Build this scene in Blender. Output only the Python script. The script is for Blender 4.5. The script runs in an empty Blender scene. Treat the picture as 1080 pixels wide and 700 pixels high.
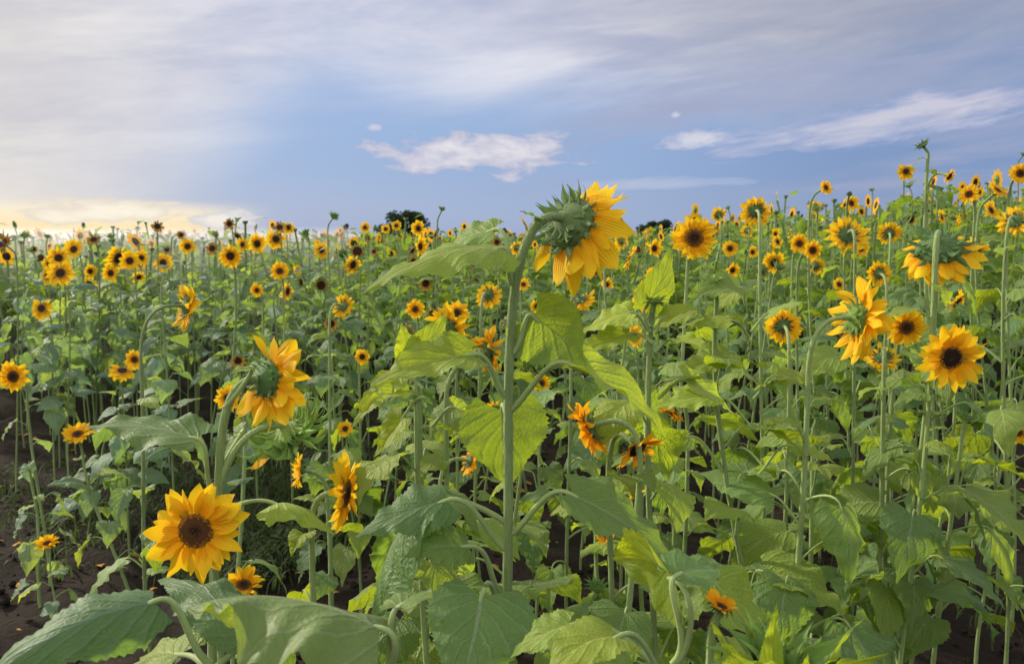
import bpy, math, random
import numpy as np
from mathutils import Vector, Matrix, Quaternion

R_ = math.radians
S = bpy.context.scene
C = S.collection
rng = random.Random(7)
V = Vector
UP = V((0, 0, 1))

# ------------------------------------------------------------------ camera
F = 848.0                      # focal length in photo pixels (1080 wide)
CAM_H = 1.5
PITCH = math.atan(100 / F)
cam = bpy.data.cameras.new('camera')
cam.sensor_width = 36
cam.lens = 36 * F / 1080
cam.clip_start = 0.05
cam.clip_end = 3000
cam.dof.use_dof = True
cam.dof.focus_distance = 1.5
cam.dof.aperture_fstop = 9.0
co = bpy.data.objects.new('camera', cam)
C.objects.link(co)
co.location = (0, 0, CAM_H)
co.rotation_euler = (math.pi / 2 - PITCH, 0, 0)
S.camera = co

cp, sp = math.cos(PITCH), math.sin(PITCH)
def ray(px, py):
    x = (px - 540) / F
    y = (350 - py) / F
    return V((x, cp + y * sp, -sp + y * cp))
def P(px, py, D):
    """point of the field seen at photo pixel px,py standing D metres ahead"""
    r = ray(px, py)
    k = D / r.y
    return V((r.x * k, D, CAM_H + r.z * k))
def G(px, py):
    r = ray(px, py)
    k = -CAM_H / r.z
    return V((r.x * k, r.y * k, 0))
def proj(p):
    d = p - V((0, 0, CAM_H))
    z = d.y * cp - d.z * sp
    return 540 + F * d.x / z, 350 - F * (d.y * sp + d.z * cp) / z

# ------------------------------------------------------------------ materials
class NT:
    def __init__(self, tree):
        self.t = tree; self.n = tree.nodes; self.l = tree.links
        self.n.clear()
    def node(self, typ, **kw):
        n = self.n.new(typ)
        for k, v in kw.items(): setattr(n, k, v)
        return n
    def put(self, sock, v):
        if v is None: return
        if hasattr(v, 'is_output'): self.l.new(v, sock)
        else: sock.default_value = v
    def m(self, op, a, b=None, c=None, clamp=False):
        n = self.node('ShaderNodeMath', operation=op, use_clamp=clamp)
        for i, v in enumerate((a, b, c)): self.put(n.inputs[i], v)
        return n.outputs[0]
    def ss(self, x, lo, hi, a=0.0, b=1.0):
        n = self.node('ShaderNodeMapRange', interpolation_type='SMOOTHSTEP')
        for i, v in enumerate((x, lo, hi, a, b)): self.put(n.inputs[i], v)
        return n.outputs[0]
    def mix(self, f, a, b, mode='MIX'):
        n = self.node('ShaderNodeMix', data_type='RGBA', blend_type=mode)
        self.put(n.inputs[0], f); self.put(n.inputs[6], a); self.put(n.inputs[7], b)
        return n.outputs[2]
    def noise(self, vec, scale, detail=3, rough=0.55, out=0, dist=0.0):
        n = self.node('ShaderNodeTexNoise')
        if vec is not None: self.l.new(vec, n.inputs['Vector'])
        n.inputs['Scale'].default_value = scale
        n.inputs['Detail'].default_value = detail
        n.inputs['Roughness'].default_value = rough
        n.inputs['Distortion'].default_value = dist
        return n.outputs[out]
    def comb(self, x, y, z=0.0):
        n = self.node('ShaderNodeCombineXYZ')
        for i, v in enumerate((x, y, z)): self.put(n.inputs[i], v)
        return n.outputs[0]
    def sep(self, v):
        n = self.node('ShaderNodeSeparateXYZ'); self.l.new(v, n.inputs[0]); return n.outputs

def col(r, g, b): return (r, g, b, 1.0)
def mat(name):
    m = bpy.data.materials.new(name); m.use_nodes = True
    return m, NT(m.node_tree)
def principled(t, base, rough=0.6, spec=0.3, bump=None, bstr=0.3, bdist=0.01, sheen=0.0):
    p = t.node('ShaderNodeBsdfPrincipled')
    t.put(p.inputs['Base Color'], base); t.put(p.inputs['Roughness'], rough)
    p.inputs['Specular IOR Level'].default_value = spec
    p.inputs['Sheen Weight'].default_value = sheen
    if bump is not None:
        b = t.node('ShaderNodeBump')
        b.inputs['Strength'].default_value = bstr; b.inputs['Distance'].default_value = bdist
        t.l.new(bump, b.inputs['Height']); t.l.new(b.outputs[0], p.inputs['Normal'])
    return p
def finish(t, shader):
    o = t.node('ShaderNodeOutputMaterial'); t.l.new(shader, o.inputs['Surface'])
def plain(name, c, rough=0.7, spec=0.2, var=0.25, scale=30, bump=0.0, translucent=None, tf=0.3, use_color=False, sheen=0.0):
    m, t = mat(name)
    tc = t.node('ShaderNodeTexCoord').outputs['Object']
    if name.startswith('stem'):
        q = t.sep(tc); tc = t.comb(q[0], q[1], t.m('MULTIPLY', q[2], .12)); scale = 260
    n = t.noise(tc, scale, 3)
    oi = t.node('ShaderNodeObjectInfo')
    f = t.m('MULTIPLY_ADD', n, 1.6, -0.3)
    f = t.m('MULTIPLY_ADD', oi.outputs['Random'], 0.5, t.m('MULTIPLY', f, 0.75), clamp=True)
    a = col(*[x * (1 - var) for x in c]); b = col(*[min(1, x * (1 + var)) for x in c])
    base = t.mix(f, a, b)
    if use_color: base = t.mix(1.0, base, oi.outputs['Color'], 'MULTIPLY')
    p = principled(t, base, rough, spec, n if bump else None, bump, 0.004, sheen)
    s = p.outputs[0]
    if translucent:
        tr = t.node('ShaderNodeBsdfTranslucent'); tr.inputs[0].default_value = col(*translucent)
        mx = t.node('ShaderNodeMixShader'); mx.inputs[0].default_value = tf
        t.l.new(s, mx.inputs[1]); t.l.new(tr.outputs[0], mx.inputs[2]); s = mx.outputs[0]
    finish(t, s)
    return m

def leaf_material(name, veins=True, bd=.012):
    m, t = mat(name)
    oi = t.node('ShaderNodeObjectInfo')
    tc = t.node('ShaderNodeTexCoord')
    geo = t.node('ShaderNodeNewGeometry')
    rnd = oi.outputs['Random']
    off = t.m('MULTIPLY', rnd, 37.0)
    vadd = t.node('ShaderNodeVectorMath', operation='ADD')
    t.l.new(tc.outputs['UV' if veins else 'Generated'], vadd.inputs[0]); t.l.new(t.comb(off, off, off), vadd.inputs[1])
    n1 = t.noise(vadd.outputs[0], 3.0 if veins else 60.0, 4, 0.6)
    n2 = t.noise(vadd.outputs[0], 14.0 if veins else 150.0, 3, 0.6)
    f = t.m('MULTIPLY_ADD', n1, 0.9, t.m('MULTIPLY_ADD', n2, 0.5, -0.25), clamp=True)
    top = t.mix(f, col(0.025, 0.074, 0.033), col(0.092, 0.178, 0.068))
    under = t.mix(f, col(0.095, 0.175, 0.040), col(0.17, 0.27, 0.065))
    bump = n2; ed = None
    if veins:
        uv = t.sep(tc.outputs['UV'])
        au = t.m('MULTIPLY', t.m('ABSOLUTE', t.m('SUBTRACT', uv[0], 0.5)), 2.0)
        ph = t.m('SUBTRACT', t.m('MULTIPLY', t.m('POWER', uv[1], 0.8), 5.2), t.m('MULTIPLY', t.m('POWER', au, 0.75), 2.3))
        ph = t.m('ADD', ph, t.m('MULTIPLY', t.m('GREATER_THAN', uv[0], 0.5), 0.37))
        ph = t.m('ADD', ph, t.m('MULTIPLY', t.m('SUBTRACT', n1, 0.5), 0.9))
        fr = t.m('ABSOLUTE', t.m('SUBTRACT', t.m('FRACT', ph), 0.5))        # 0 at the vein
        side = t.ss(fr, 0.015, 0.07, 1.0, 0.0)
        side = t.m('MULTIPLY', side, t.ss(au, 0.75, 1.0, 1.0, 0.25))
        mid = t.ss(au, 0.012, 0.05, 1.0, 0.0)
        vein = t.m('MAXIMUM', t.m('MULTIPLY', side, 0.5), mid)
        # network of fine veins
        vor = t.node('ShaderNodeTexVoronoi', feature='DISTANCE_TO_EDGE')
        t.l.new(vadd.outputs[0], vor.inputs['Vector']); vor.inputs['Scale'].default_value = 19
        fine = t.ss(vor.outputs['Distance'], 0.0, 0.12, 1.0, 0.0)
        top = t.mix(t.m('MULTIPLY', fine, 0.16), top, col(0.15, 0.24, 0.09))
        top = t.mix(t.m('MULTIPLY', vein, 0.6), top, col(0.22, 0.30, 0.13))
        under = t.mix(t.m('MULTIPLY', vein, 0.75), under, col(0.30, 0.38, 0.18))
        pucker = t.m('ADD', t.m('MULTIPLY', t.ss(fr, 0.0, 0.25), 0.55), t.m('MULTIPLY', n2, .5))
        bump = t.m('ADD', pucker, t.m('MULTIPLY', t.ss(vor.outputs['Distance'], 0.0, 0.3), 0.2))
        # yellowing, scorched patches and nibbled-looking margin
        spot = t.m('MULTIPLY', t.ss(n1, 0.62, 0.75), t.ss(rnd, 0.55, 0.95))
        top = t.mix(t.m('MULTIPLY', spot, 0.5), top, col(0.28, 0.27, 0.06))
        n3 = t.noise(vadd.outputs[0], 34.0, 2, 0.5)
        top = t.mix(t.m('MULTIPLY', t.ss(n3, .68, .74), .7), top, col(.16, .10, .04))
        top = t.mix(t.m('MULTIPLY', t.ss(n1, .35, .2), .35), top, col(.16, .20, .13))
        ed = t.m('MULTIPLY', t.ss(au, 0.9, 1.0), t.ss(n2, 0.5, 0.75))
        top = t.mix(t.m('MULTIPLY', ed, 0.65), top, col(0.20, 0.15, 0.06))
    base = t.mix(geo.outputs['Backfacing'], top, under)
    base = t.mix(1.0, base, oi.outputs['Color'], 'MULTIPLY')
    p = principled(t, base, 0.56, 0.38, bump, 0.5 if veins else 0.2, bd, 0.06)
    tr = t.node('ShaderNodeBsdfTranslucent')
    if p.inputs['Normal'].links: t.l.new(p.inputs['Normal'].links[0].from_socket, tr.inputs['Normal'])
    trc = t.mix(f, col(0.32, 0.51, 0.03), col(0.54, 0.70, 0.05))
    if veins: trc = t.mix(t.m('MULTIPLY', vein, 0.85), trc, col(0.10, 0.16, 0.03))
    if veins: trc = t.mix(t.m('MULTIPLY', t.ss(n2, .35, .7), .45), trc, col(0.24, 0.39, 0.025))
    if veins: trc = t.mix(t.m('MULTIPLY', fine, .3), trc, col(0.14, 0.24, 0.03))
    trc = t.mix(1.0, trc, oi.outputs['Color'], 'MULTIPLY')
    t.put(tr.inputs[0], trc)
    mx = t.node('ShaderNodeMixShader'); mx.inputs[0].default_value = 0.40
    t.l.new(p.outputs[0], mx.inputs[1]); t.l.new(tr.outputs[0], mx.inputs[2])
    finish(t, mx.outputs[0])
    return m

def petal_material(name, base_c, tip_c, trans):
    m, t = mat(name)
    tc = t.node('ShaderNodeTexCoord'); oi = t.node('ShaderNodeObjectInfo')
    uv = t.sep(tc.outputs['UV'])
    n = t.noise(t.comb(t.m('MULTIPLY', uv[0], 9.0), t.m('MULTIPLY_ADD', uv[1], 0.8, t.m('MULTIPLY', oi.outputs['Random'], 30.0))), 3.0, 3, 0.6)
    f = t.m('ADD', t.ss(uv[1], 0.0, 0.75), t.m('MULTIPLY_ADD', n, 0.7, -0.35), clamp=True)
    c = t.mix(f, col(*base_c), col(*tip_c))
    c = t.mix(t.m('MULTIPLY', oi.outputs['Random'], 0.35), c, col(base_c[0] * .9, base_c[1] * .9, base_c[2]))
    brown = t.m('MULTIPLY', t.ss(uv[1], 0.9, 1.0), t.ss(n, 0.45, 0.7))
    c = t.mix(t.m('MULTIPLY', brown, 0.5), c, col(0.35, 0.14, 0.02))
    groove = t.m('ADD', t.m('SINE', t.m('MULTIPLY', uv[0], 44.0)), t.m('MULTIPLY', n, 1.2))
    p = principled(t, c, 0.65, 0.12, groove, 0.3, 0.003, 0.0)
    tr = t.node('ShaderNodeBsdfTranslucent')
    t.put(tr.inputs[0], t.mix(f, col(trans[0], trans[1] * .75, trans[2]), col(*trans)))
    mx = t.node('ShaderNodeMixShader'); mx.inputs[0].default_value = 0.4
    t.l.new(p.outputs[0], mx.inputs[1]); t.l.new(tr.outputs[0], mx.inputs[2])
    finish(t, mx.outputs[0])
    return m

LEAF = leaf_material('sunflower_leaf')
LEAF_NEAR = leaf_material('sunflower_leaf_close', True, .0042)
LEAF_FAR = leaf_material('sunflower_leaf_distant', False)
PETAL = petal_material('yellow_petal', (0.92, 0.46, 0.007), (0.97, 0.66, 0.025), (1.0, 0.66, 0.015))
PETAL_O = petal_material('orange_petal', (0.86, 0.32, 0.006), (0.96, 0.55, 0.016), (1.0, 0.52, 0.012))
STEM = plain('stem_green', (0.245, 0.335, 0.105), 0.65, 0.25, 0.35, 60, 0.9, (0.25, 0.36, 0.08), 0.12, sheen=0.35)
PETIOLE = plain('petiole_green', (0.31, 0.41, 0.13), 0.6, 0.25, 0.25, 35, 0.4, (0.28, 0.4, 0.08), 0.15, sheen=0.3)
BRACT = plain('bract_green', (0.085, 0.16, 0.05), 0.6, 0.25, 0.4, 40, 0.4, (0.22, 0.36, 0.05), 0.25, True, sheen=0.15)
RECEPT = plain('receptacle_green', (0.10, 0.17, 0.052), 0.6, 0.25, 0.35, 60, 0.6, None, 0, True)
D_DARK = plain('disc_floret_dark', (0.028, 0.014, 0.007), 0.75, 0.2, 0.5, 300, 0.3)
D_BROWN = plain('disc_floret_brown', (0.12, 0.052, 0.015), 0.75, 0.2, 0.5, 300, 0.3)
D_POLLEN = plain('disc_floret_pollen', (0.40, 0.17, 0.015), 0.75, 0.2, 0.4, 300, 0.3)
DRY = plain('dry_petal', (0.50, 0.27, 0.06), 0.8, 0.1, 0.4, 60, 0.3, (0.3, 0.16, 0.05), 0.2)

# ------------------------------------------------------------------ mesh helpers
class MB:
    def __init__(self): self.v = []; self.f = []; self.mi = []; self.uv = []
    def grid(self, rows, mi=0, uvs=None):
        """rows: list of equal-length lists of points"""
        b = len(self.v); n = len(rows[0]); m = len(rows)
        for r in rows: self.v += [tuple(p) for p in r]
        for i in range(m - 1):
            for j in range(n - 1):
                self.f.append((b + i * n + j, b + i * n + j + 1, b + (i + 1) * n + j + 1, b + (i + 1) * n + j))
                self.mi.append(mi)
                if uvs: self.uv += [uvs(i, j), uvs(i, j + 1), uvs(i + 1, j + 1), uvs(i + 1, j)]
                else: self.uv += [(0.5, 0.5)] * 4
    def tube(self, pts, rad, sides=8, mi=0, cap=True, knob=0.0, r_=None):
        n = len(pts); rows = []
        ref = V((0.3, 1, 0.1)).normalized()
        for i in range(n):
            tg = (pts[min(i + 1, n - 1)] - pts[max(i - 1, 0)])
            if tg.length < 1e-9: tg = V((0, 0, 1))
            tg.normalize()
            a = tg.cross(ref)
            if a.length < 1e-4: a = tg.cross(V((1, 0, 0)))
            a.normalize(); b = tg.cross(a)
            ref = -a.cross(tg) if False else ref
            rr = rad(i / (n - 1))
            if knob and r_: rr *= 1 + r_.uniform(-knob, knob)
            rows.append([pts[i] + a * math.cos(2 * math.pi * k / sides) * rr + b * math.sin(2 * math.pi * k / sides) * rr for k in range(sides + 1)])
        self.grid(rows, mi)
        if cap:
            for row, rev in ((rows[0], True), (rows[-1], False)):
                bb = len(self.v); self.v += [tuple(p) for p in row[:-1]]
                ids = tuple(range(bb, bb + sides))
                self.f.append(ids[::-1] if rev else ids); self.mi.append(mi); self.uv += [(0.5, 0.5)] * sides
    def add(self, other, M, mi_off=0):
        b = len(self.v)
        self.v += [tuple(M @ V(p)) for p in other.v]
        self.f += [tuple(i + b for i in f) for f in other.f]
        self.mi += [i + mi_off for i in other.mi]; self.uv += other.uv
    def mesh(self, name, mats):
        me = bpy.data.meshes.new(name)
        me.from_pydata(self.v, [], self.f)
        for m in mats: me.materials.append(m)
        me.polygons.foreach_set('material_index', self.mi)
        me.polygons.foreach_set('use_smooth', [True] * len(self.f))
        u = me.uv_layers.new(name='UVMap')
        u.data.foreach_set('uv', [x for p in self.uv for x in p])
        me.update()
        return me

def link(name, me, parent=None, M=None, color=None):
    o = bpy.data.objects.new(name, me)
    C.objects.link(o)
    if parent is not None: o.parent = parent
    if M is not None: o.matrix_basis = M
    if color is not None: o.color = color
    return o
def tag(o, label=None, cat=None, group=None, kind=None):
    if label: o['label'] = label
    if cat: o['category'] = cat
    if group: o['group'] = group
    if kind: o['kind'] = kind
    return o
def bez(a, b, c, d, n):
    out = []
    for i in range(n):
        t = i / (n - 1); s = 1 - t
        out.append(a * s ** 3 + b * (3 * s * s * t) + c * (3 * s * t * t) + d * t ** 3)
    return out
def frame(x, z):
    """rotation whose X is x and whose Z is as near z as it can be"""
    x = x.normalized(); y = z.cross(x)
    if y.length < 1e-5: y = V((0, 1, 0)).cross(x)
    y.normalize(); z = x.cross(y)
    return Matrix(((x.x, y.x, z.x), (x.y, y.y, z.y), (x.z, y.z, z.z)))
def facing(d, spin=0.0):
    q = d.to_track_quat('Z', 'Y').to_matrix()
    return q @ Matrix.Rotation(spin, 3, 'Z')

LEAF_PROFILE = [(0, .26), (.05, .36), (.12, .43), (.22, .46), (.34, .43), (.48, .355), (.62, .26), (.76, .16), (.88, .075), (.95, .03), (1.0, 0.004)]
def prof(tab, t):
    for (a, x), (b, y) in zip(tab, tab[1:]):
        if t <= b: return x + (y - x) * (t - a) / (b - a)
    return tab[-1][1]

def blade(mb, B, T, N, width, bulge, fold, curl, ripple, rd, nu, nv, mi=0, twist=0.0, tipdrop=0.0):
    """heart-shaped toothed leaf blade from base B to tip T, N its upper side"""
    L = (T - B).length
    Cc = (B + T) / 2 + N * bulge * L * 1.3
    T2 = T - N * tipdrop * L
    ph = [rd.uniform(0, 6.28) for _ in range(4)]
    k1 = rd.uniform(1.6, 2.8); k2 = rd.uniform(3.5, 5.5)
    rows = []
    vs = [-1 + 2 * j / nv for j in range(nv + 1)]
    sway = rd.uniform(-.05, .05)
    asym = rd.uniform(.92, 1.08)
    for i in range(nu + 1):
        t = (i / nu)
        tt = t ** 1.15
        s = 1 - tt
        pos = B * s * s + Cc * 2 * s * tt + T2 * tt * tt
        tg = ((Cc - B) * 2 * s + (T2 - Cc) * 2 * tt).normalized()
        lat = N.cross(tg)
        if lat.length < 1e-4: lat = V((1, 0, 0)).cross(tg)
        lat.normalize()
        nn = tg.cross(lat)
        if twist:
            q = Quaternion(tg, twist * tt)
            lat = q @ lat; nn = q @ nn
        w = prof(LEAF_PROFILE, tt) * width * L
        pos = pos + lat * math.sin(tt * 3.1) * sway * L
        row = []
        for v in vs:
            av = abs(v); sd = 0 if v < 0 else 1
            ww = w * (asym if sd else 2 - asym)
            tooth = 1 + (0.05 if (i % 2) else -0.03) * (av > .99) * (0 < i < nu)
            rip = ripple * L * av ** 1.7 * (math.sin(k1 * 6.28 * tt + ph[sd]) * .6 + math.sin(k2 * 6.28 * tt + ph[2 + sd]) * .4) * min(1, 4 * (1 - tt))
            back = -0.16 * L * width * av ** 1.4 * max(0, 1 - tt * 4.5) ** 1.5 + .05 * L * av * tt
            dn = math.sin(fold) * av * ww - curl * av * av * ww + rip
            row.append(pos + lat * (v * ww * math.cos(fold) * tooth) + nn * dn + tg * back)
        rows.append(row)
    mb.grid(rows, mi, lambda i, j: (j / nv, i / nu))

def petiole_pts(A, B, T, n, lift=0.35):
    d = (B - A); L = d.length
    tg = (T - B).normalized()
    out = V((d.x, d.y, 0))
    if out.length > 1e-6: out.normalize()
    c1 = A + (out * .55 + UP * (.5 if d.z > -.02 else .35)) * L * .5
    c2 = B - tg * L * lift
    return bez(A, c1, c2, B, n)

# ------- shared leaf shapes (unit blade length, petiole from the origin toward +X)
def leaf_shape(kind, rd):
    p = rd.uniform(.45, .75)
    if kind == 'up':   e, be, dr = rd.uniform(40, 65), rd.uniform(5, 35), rd.uniform(30, 60)
    elif kind == 'mid': e, be, dr = rd.uniform(25, 45), rd.uniform(-20, 8), rd.uniform(40, 75)
    else:              e, be, dr = rd.uniform(5, 30), rd.uniform(-60, -35), rd.uniform(20, 45)
    A = V((0, 0, 0)); e = R_(e)
    B = V((math.cos(e) * p, rd.uniform(-.05, .05), math.sin(e) * p))
    a = R_(be - dr / 2)
    T = B + V((math.cos(a), rd.uniform(-.15, .15), math.sin(a))).normalized()
    N = V((-math.sin(a), rd.uniform(-.3, .3), math.cos(a))).normalized()
    return dict(A=A, B=B, T=T, N=N, width=rd.uniform(.78, 1.08), bulge=dr / 400 + .02, fold=rd.uniform(.05, .5),
                curl=rd.uniform(.0, .6), ripple=rd.uniform(.035, .1), twist=rd.uniform(-.8, .8), tipdrop=rd.uniform(0, .1))
SHAPES = {k: [leaf_shape(k, rng) for _ in range(n)] for k, n in (('up', 7), ('mid', 9), ('droop', 8))}
_leafcache = {}
def leaf_meshes(kind, i, lod):
    key = (kind, i, lod)
    if key not in _leafcache:
        s = SHAPES[kind][i]; rd = random.Random(hash((len(kind), i)) & 0xffff)
        nu, nv = {0: (22, 12), 1: (10, 6)}[lod]
        mb = MB()
        kw = {k: s[k] for k in ('B', 'T', 'N', 'width', 'bulge', 'fold', 'curl', 'ripple', 'twist', 'tipdrop')}
        blade(mb, rd=rd, nu=nu, nv=nv, **kw)
        pm = MB() if lod == 0 else mb
        pts = petiole_pts(s['A'], s['B'], s['T'], 9 if lod == 0 else 5)
        Tn = (s['T'] - s['B']).normalized()
        pm.tube(pts + [s['B'] + Tn * .05], lambda t: .024 - .012 * t, 7 if lod == 0 else 4, 0 if lod == 0 else 1, False)
        if lod == 0:
            _leafcache[key] = (mb.mesh('leaf', [LEAF]), pm.mesh('petiole', [PETIOLE]))
        else:
            _leafcache[key] = (mb.mesh('leaf', [LEAF, PETIOLE]), None)
    return _leafcache[key]

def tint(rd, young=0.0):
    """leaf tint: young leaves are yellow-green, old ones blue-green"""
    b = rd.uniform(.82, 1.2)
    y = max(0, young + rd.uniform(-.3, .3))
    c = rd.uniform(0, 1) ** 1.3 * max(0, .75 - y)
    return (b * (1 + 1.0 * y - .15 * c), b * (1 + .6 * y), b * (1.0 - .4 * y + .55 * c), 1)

def put_leaf(root, at, az, size, kind, rd, lod, young, tilt=0.0):
    me, pe = leaf_meshes(kind, rd.randrange(len(SHAPES[kind])), lod)
    M = Matrix.Translation(at) @ Matrix.Rotation(az, 4, 'Z') @ Matrix.Rotation(tilt, 4, 'X') @ Matrix.Diagonal((size, size * rd.choice((-1, 1)), size, 1)) 
    # a mirrored copy would flip its upper side, so keep the sign positive
    M = Matrix.Translation(at) @ Matrix.Rotation(az, 4, 'Z') @ Matrix.Rotation(tilt, 4, 'X') @ Matrix.Scale(size, 4)
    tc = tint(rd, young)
    haze_tint = min(1, max(0, (-root.location.x - .6) / 1.6)) if root.location.y > 2 else 0  # pale veil of haze painted into the leaf colour, stronger toward the left
    tc = (tc[0] * (1 + .35 * haze_tint), tc[1] * (1 + .25 * haze_tint), tc[2] * (1 + 1.7 * haze_tint), 1)
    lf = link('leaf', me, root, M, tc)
    if pe: link('petiole', pe, lf)
    return lf

def hand_leaf(root, base, A, B, T, N, width=.95, bulge=.08, fold=.25, curl=.2, ripple=.055, seed=1, young=.2, twist=0., tipdrop=.03, pr=.0042, col_=None):
    """a leaf of its own shape; A, B, T are points of the place"""
    rd = random.Random(seed)
    mb = MB(); N = N.normalized()
    blade(mb, B - base, T - base, N, width, bulge, fold, curl, ripple, rd, 40, 22, twist=twist, tipdrop=tipdrop)
    lf = link('leaf', mb.mesh('leaf', [LEAF_NEAR]), root, None, col_ or tint(rd, young))
    pm = MB(); a, b, c = A - base, B - base, T - base
    pm.tube(petiole_pts(a, b, c, 14) + [b + (c - b).normalized() * .012], lambda t: pr * (1.15 - .4 * t), 9, 0, False)
    link('petiole', pm.mesh('petiole', [PETIOLE]), lf)
    return lf

# ------- petals and bracts (unit length along +X, upper side +Z)
PETAL_PROFILE = [(0, .09), (.12, .16), (.3, .22), (.5, .235), (.7, .195), (.85, .12), (.95, .05), (1, .006)]
BRACT_PROFILE = [(0, .20), (.15, .25), (.35, .22), (.55, .13), (.75, .055), (1, .004)]
def petal_mb(rd, nu, nv, profile, bend, cup, wid=1.0, twist=0., wave=.0):
    mb = MB(); rows = []
    bx = rd.uniform(-.12, .12); p = rd.uniform(0, 6.28)
    for i in range(nu + 1):
        t = i / nu
        a = bend * t
        if abs(bend) > 1e-3: x, z = math.sin(a) / bend, (1 - math.cos(a)) / bend
        else: x, z = t, 0
        nx, nz = -math.sin(a), math.cos(a)
        w = prof(profile, t) * wid
        row = []
        for j in range(nv + 1):
            v = -1 + 2 * j / nv
            h = cup * w * v * v + wave * w * math.sin(3 * math.pi * v) * .3 + wave * math.sin(t * 9 + p + v) * .05
            tw = twist * t
            yy, hh = v * w * math.cos(tw) - h * math.sin(tw), v * w * math.sin(tw) + h * math.cos(tw)
            row.append(V((x + nx * hh, yy + bx * t * t, z + nz * hh)))
        rows.append(row)
    mb.grid(rows, 0, lambda i, j: (j / nv, i / nu))
    return mb
PET_HI = [petal_mb(rng, 10, 6, PETAL_PROFILE, rng.uniform(-.9, .95), rng.uniform(-.1, .6), rng.uniform(.7, 1.1), rng.uniform(-.8, .8), .35) for _ in range(9)]
PET_LO = [petal_mb(rng, 4, 2, PETAL_PROFILE, rng.uniform(-.6, .6), rng.uniform(0, .5), rng.uniform(.9, 1.2), rng.uniform(-.4, .4), 0) for _ in range(6)]
BRA_HI = [petal_mb(rng, 9, 4, BRACT_PROFILE, rng.uniform(-1.9, .7), rng.uniform(.2, .7), rng.uniform(.7, 1.2), rng.uniform(-1.1, 1.1), .3) for _ in range(7)]
BRA_LO = [petal_mb(rng, 3, 2, BRACT_PROFILE, rng.uniform(-1.0, .2), .4, 1, 0, 0) for _ in range(4)]
PET_ME = {m: [p.mesh('petal', [mm]) for p in PET_HI] for m, mm in (('y', PETAL), ('o', PETAL_O), ('d', DRY))}
BRA_ME = [p.mesh('bract', [BRACT]) for p in BRA_HI]

def receptacle_mb(seg=18, depth=.5):
    mb = MB()
    tab = [(-.08, .002), (-.05, .13), (.0, .2), (.06, .32), (.18, .62), (.34, .88), (.5, 1.0), (.56, .97)]
    rows = [[V((r * math.cos(2 * math.pi * k / seg), r * math.sin(2 * math.pi * k / seg), z * depth / .5)) for k in range(seg + 1)] for z, r in tab]
    mb.grid([list(reversed(r)) for r in rows]); return mb
def disc_mb(n, seg=16, floret=True, dark=.45):
    mb = MB()
    rr = [0.001, .2, .42, .62, .8, .93, 1.0]
    dome = lambda r: .52 + .17 * (1 - r * r) - .09 * math.exp(-(r / .3) ** 2)
    rows = [[V((r * math.cos(2 * math.pi * k / seg), r * math.sin(2 * math.pi * k / seg), dome(r))) for k in range(seg + 1)] for r in rr]
    mb.grid(rows)
    for i in range(len(rr) - 1):
        for j in range(seg):
            mb.mi[i * seg + j] = 0 if rr[i] < dark else (1 if rr[i] < .8 else 2)
    if floret:
        rd = random.Random(3)
        for i in range(n):
            r = math.sqrt((i + .5) / n); a = i * 2.399963
            s = .055 * (.75 + .5 * r) * rd.uniform(.8, 1.2); h = (.05 + .06 * r) * rd.uniform(.6, 1.3)
            c = V((r * math.cos(a) * .98, r * math.sin(a) * .98, dome(r) - .01))
            tip = c + V((math.cos(a) * .03 * r, math.sin(a) * .03 * r, h))
            b = len(mb.v); k = 4
            mb.v += [tuple(c + V((math.cos(a + 6.283 * q / k) * s, math.sin(a + 6.283 * q / k) * s, 0))) for q in range(k)] + [tuple(tip)]
            pr = r + rd.uniform(-.1, .1)
            mi = 0 if pr < dark else (1 if pr < .78 else (2 if rd.random() < .65 else 1))
            if pr < .15 and rd.random() < .5: mi = 1
            for q in range(k):
                mb.f.append((b + q, b + (q + 1) % k, b + 4)); mb.mi.append(mi); mb.uv += [(.5, .5)] * 3
    return mb
REC_ME = receptacle_mb(22).mesh('flower_head', [RECEPT])
DISC_HI = disc_mb(420, 20).mesh('seed_disc', [D_DARK, D_BROWN, D_POLLEN])
DISC_HI2 = disc_mb(420, 20, True, .8).mesh('seed_disc', [D_DARK, D_BROWN, D_POLLEN])
DISC_GOLD = disc_mb(420, 20, True, .22).mesh('seed_disc', [D_DARK, D_BROWN, D_POLLEN])
DISC_LO = disc_mb(0, 12, False, .7).mesh('seed_disc', [D_DARK, D_BROWN, D_POLLEN])

def petal_dirs(rd, n, elev, jit, g, droop):
    out = []
    for k in range(n):
        a = 2 * math.pi * (k + rd.uniform(-.3, .3)) / n
        o = V((math.cos(a), math.sin(a), 0))
        e = R_(elev + rd.uniform(-jit, jit) + (10 if k % 2 else -6))
        d = o * math.cos(e) + UP * math.sin(e)
        if droop: d = (d + g * droop * rd.uniform(.6, 1.3)).normalized()
        out.append((o, d))
    return out

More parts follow.
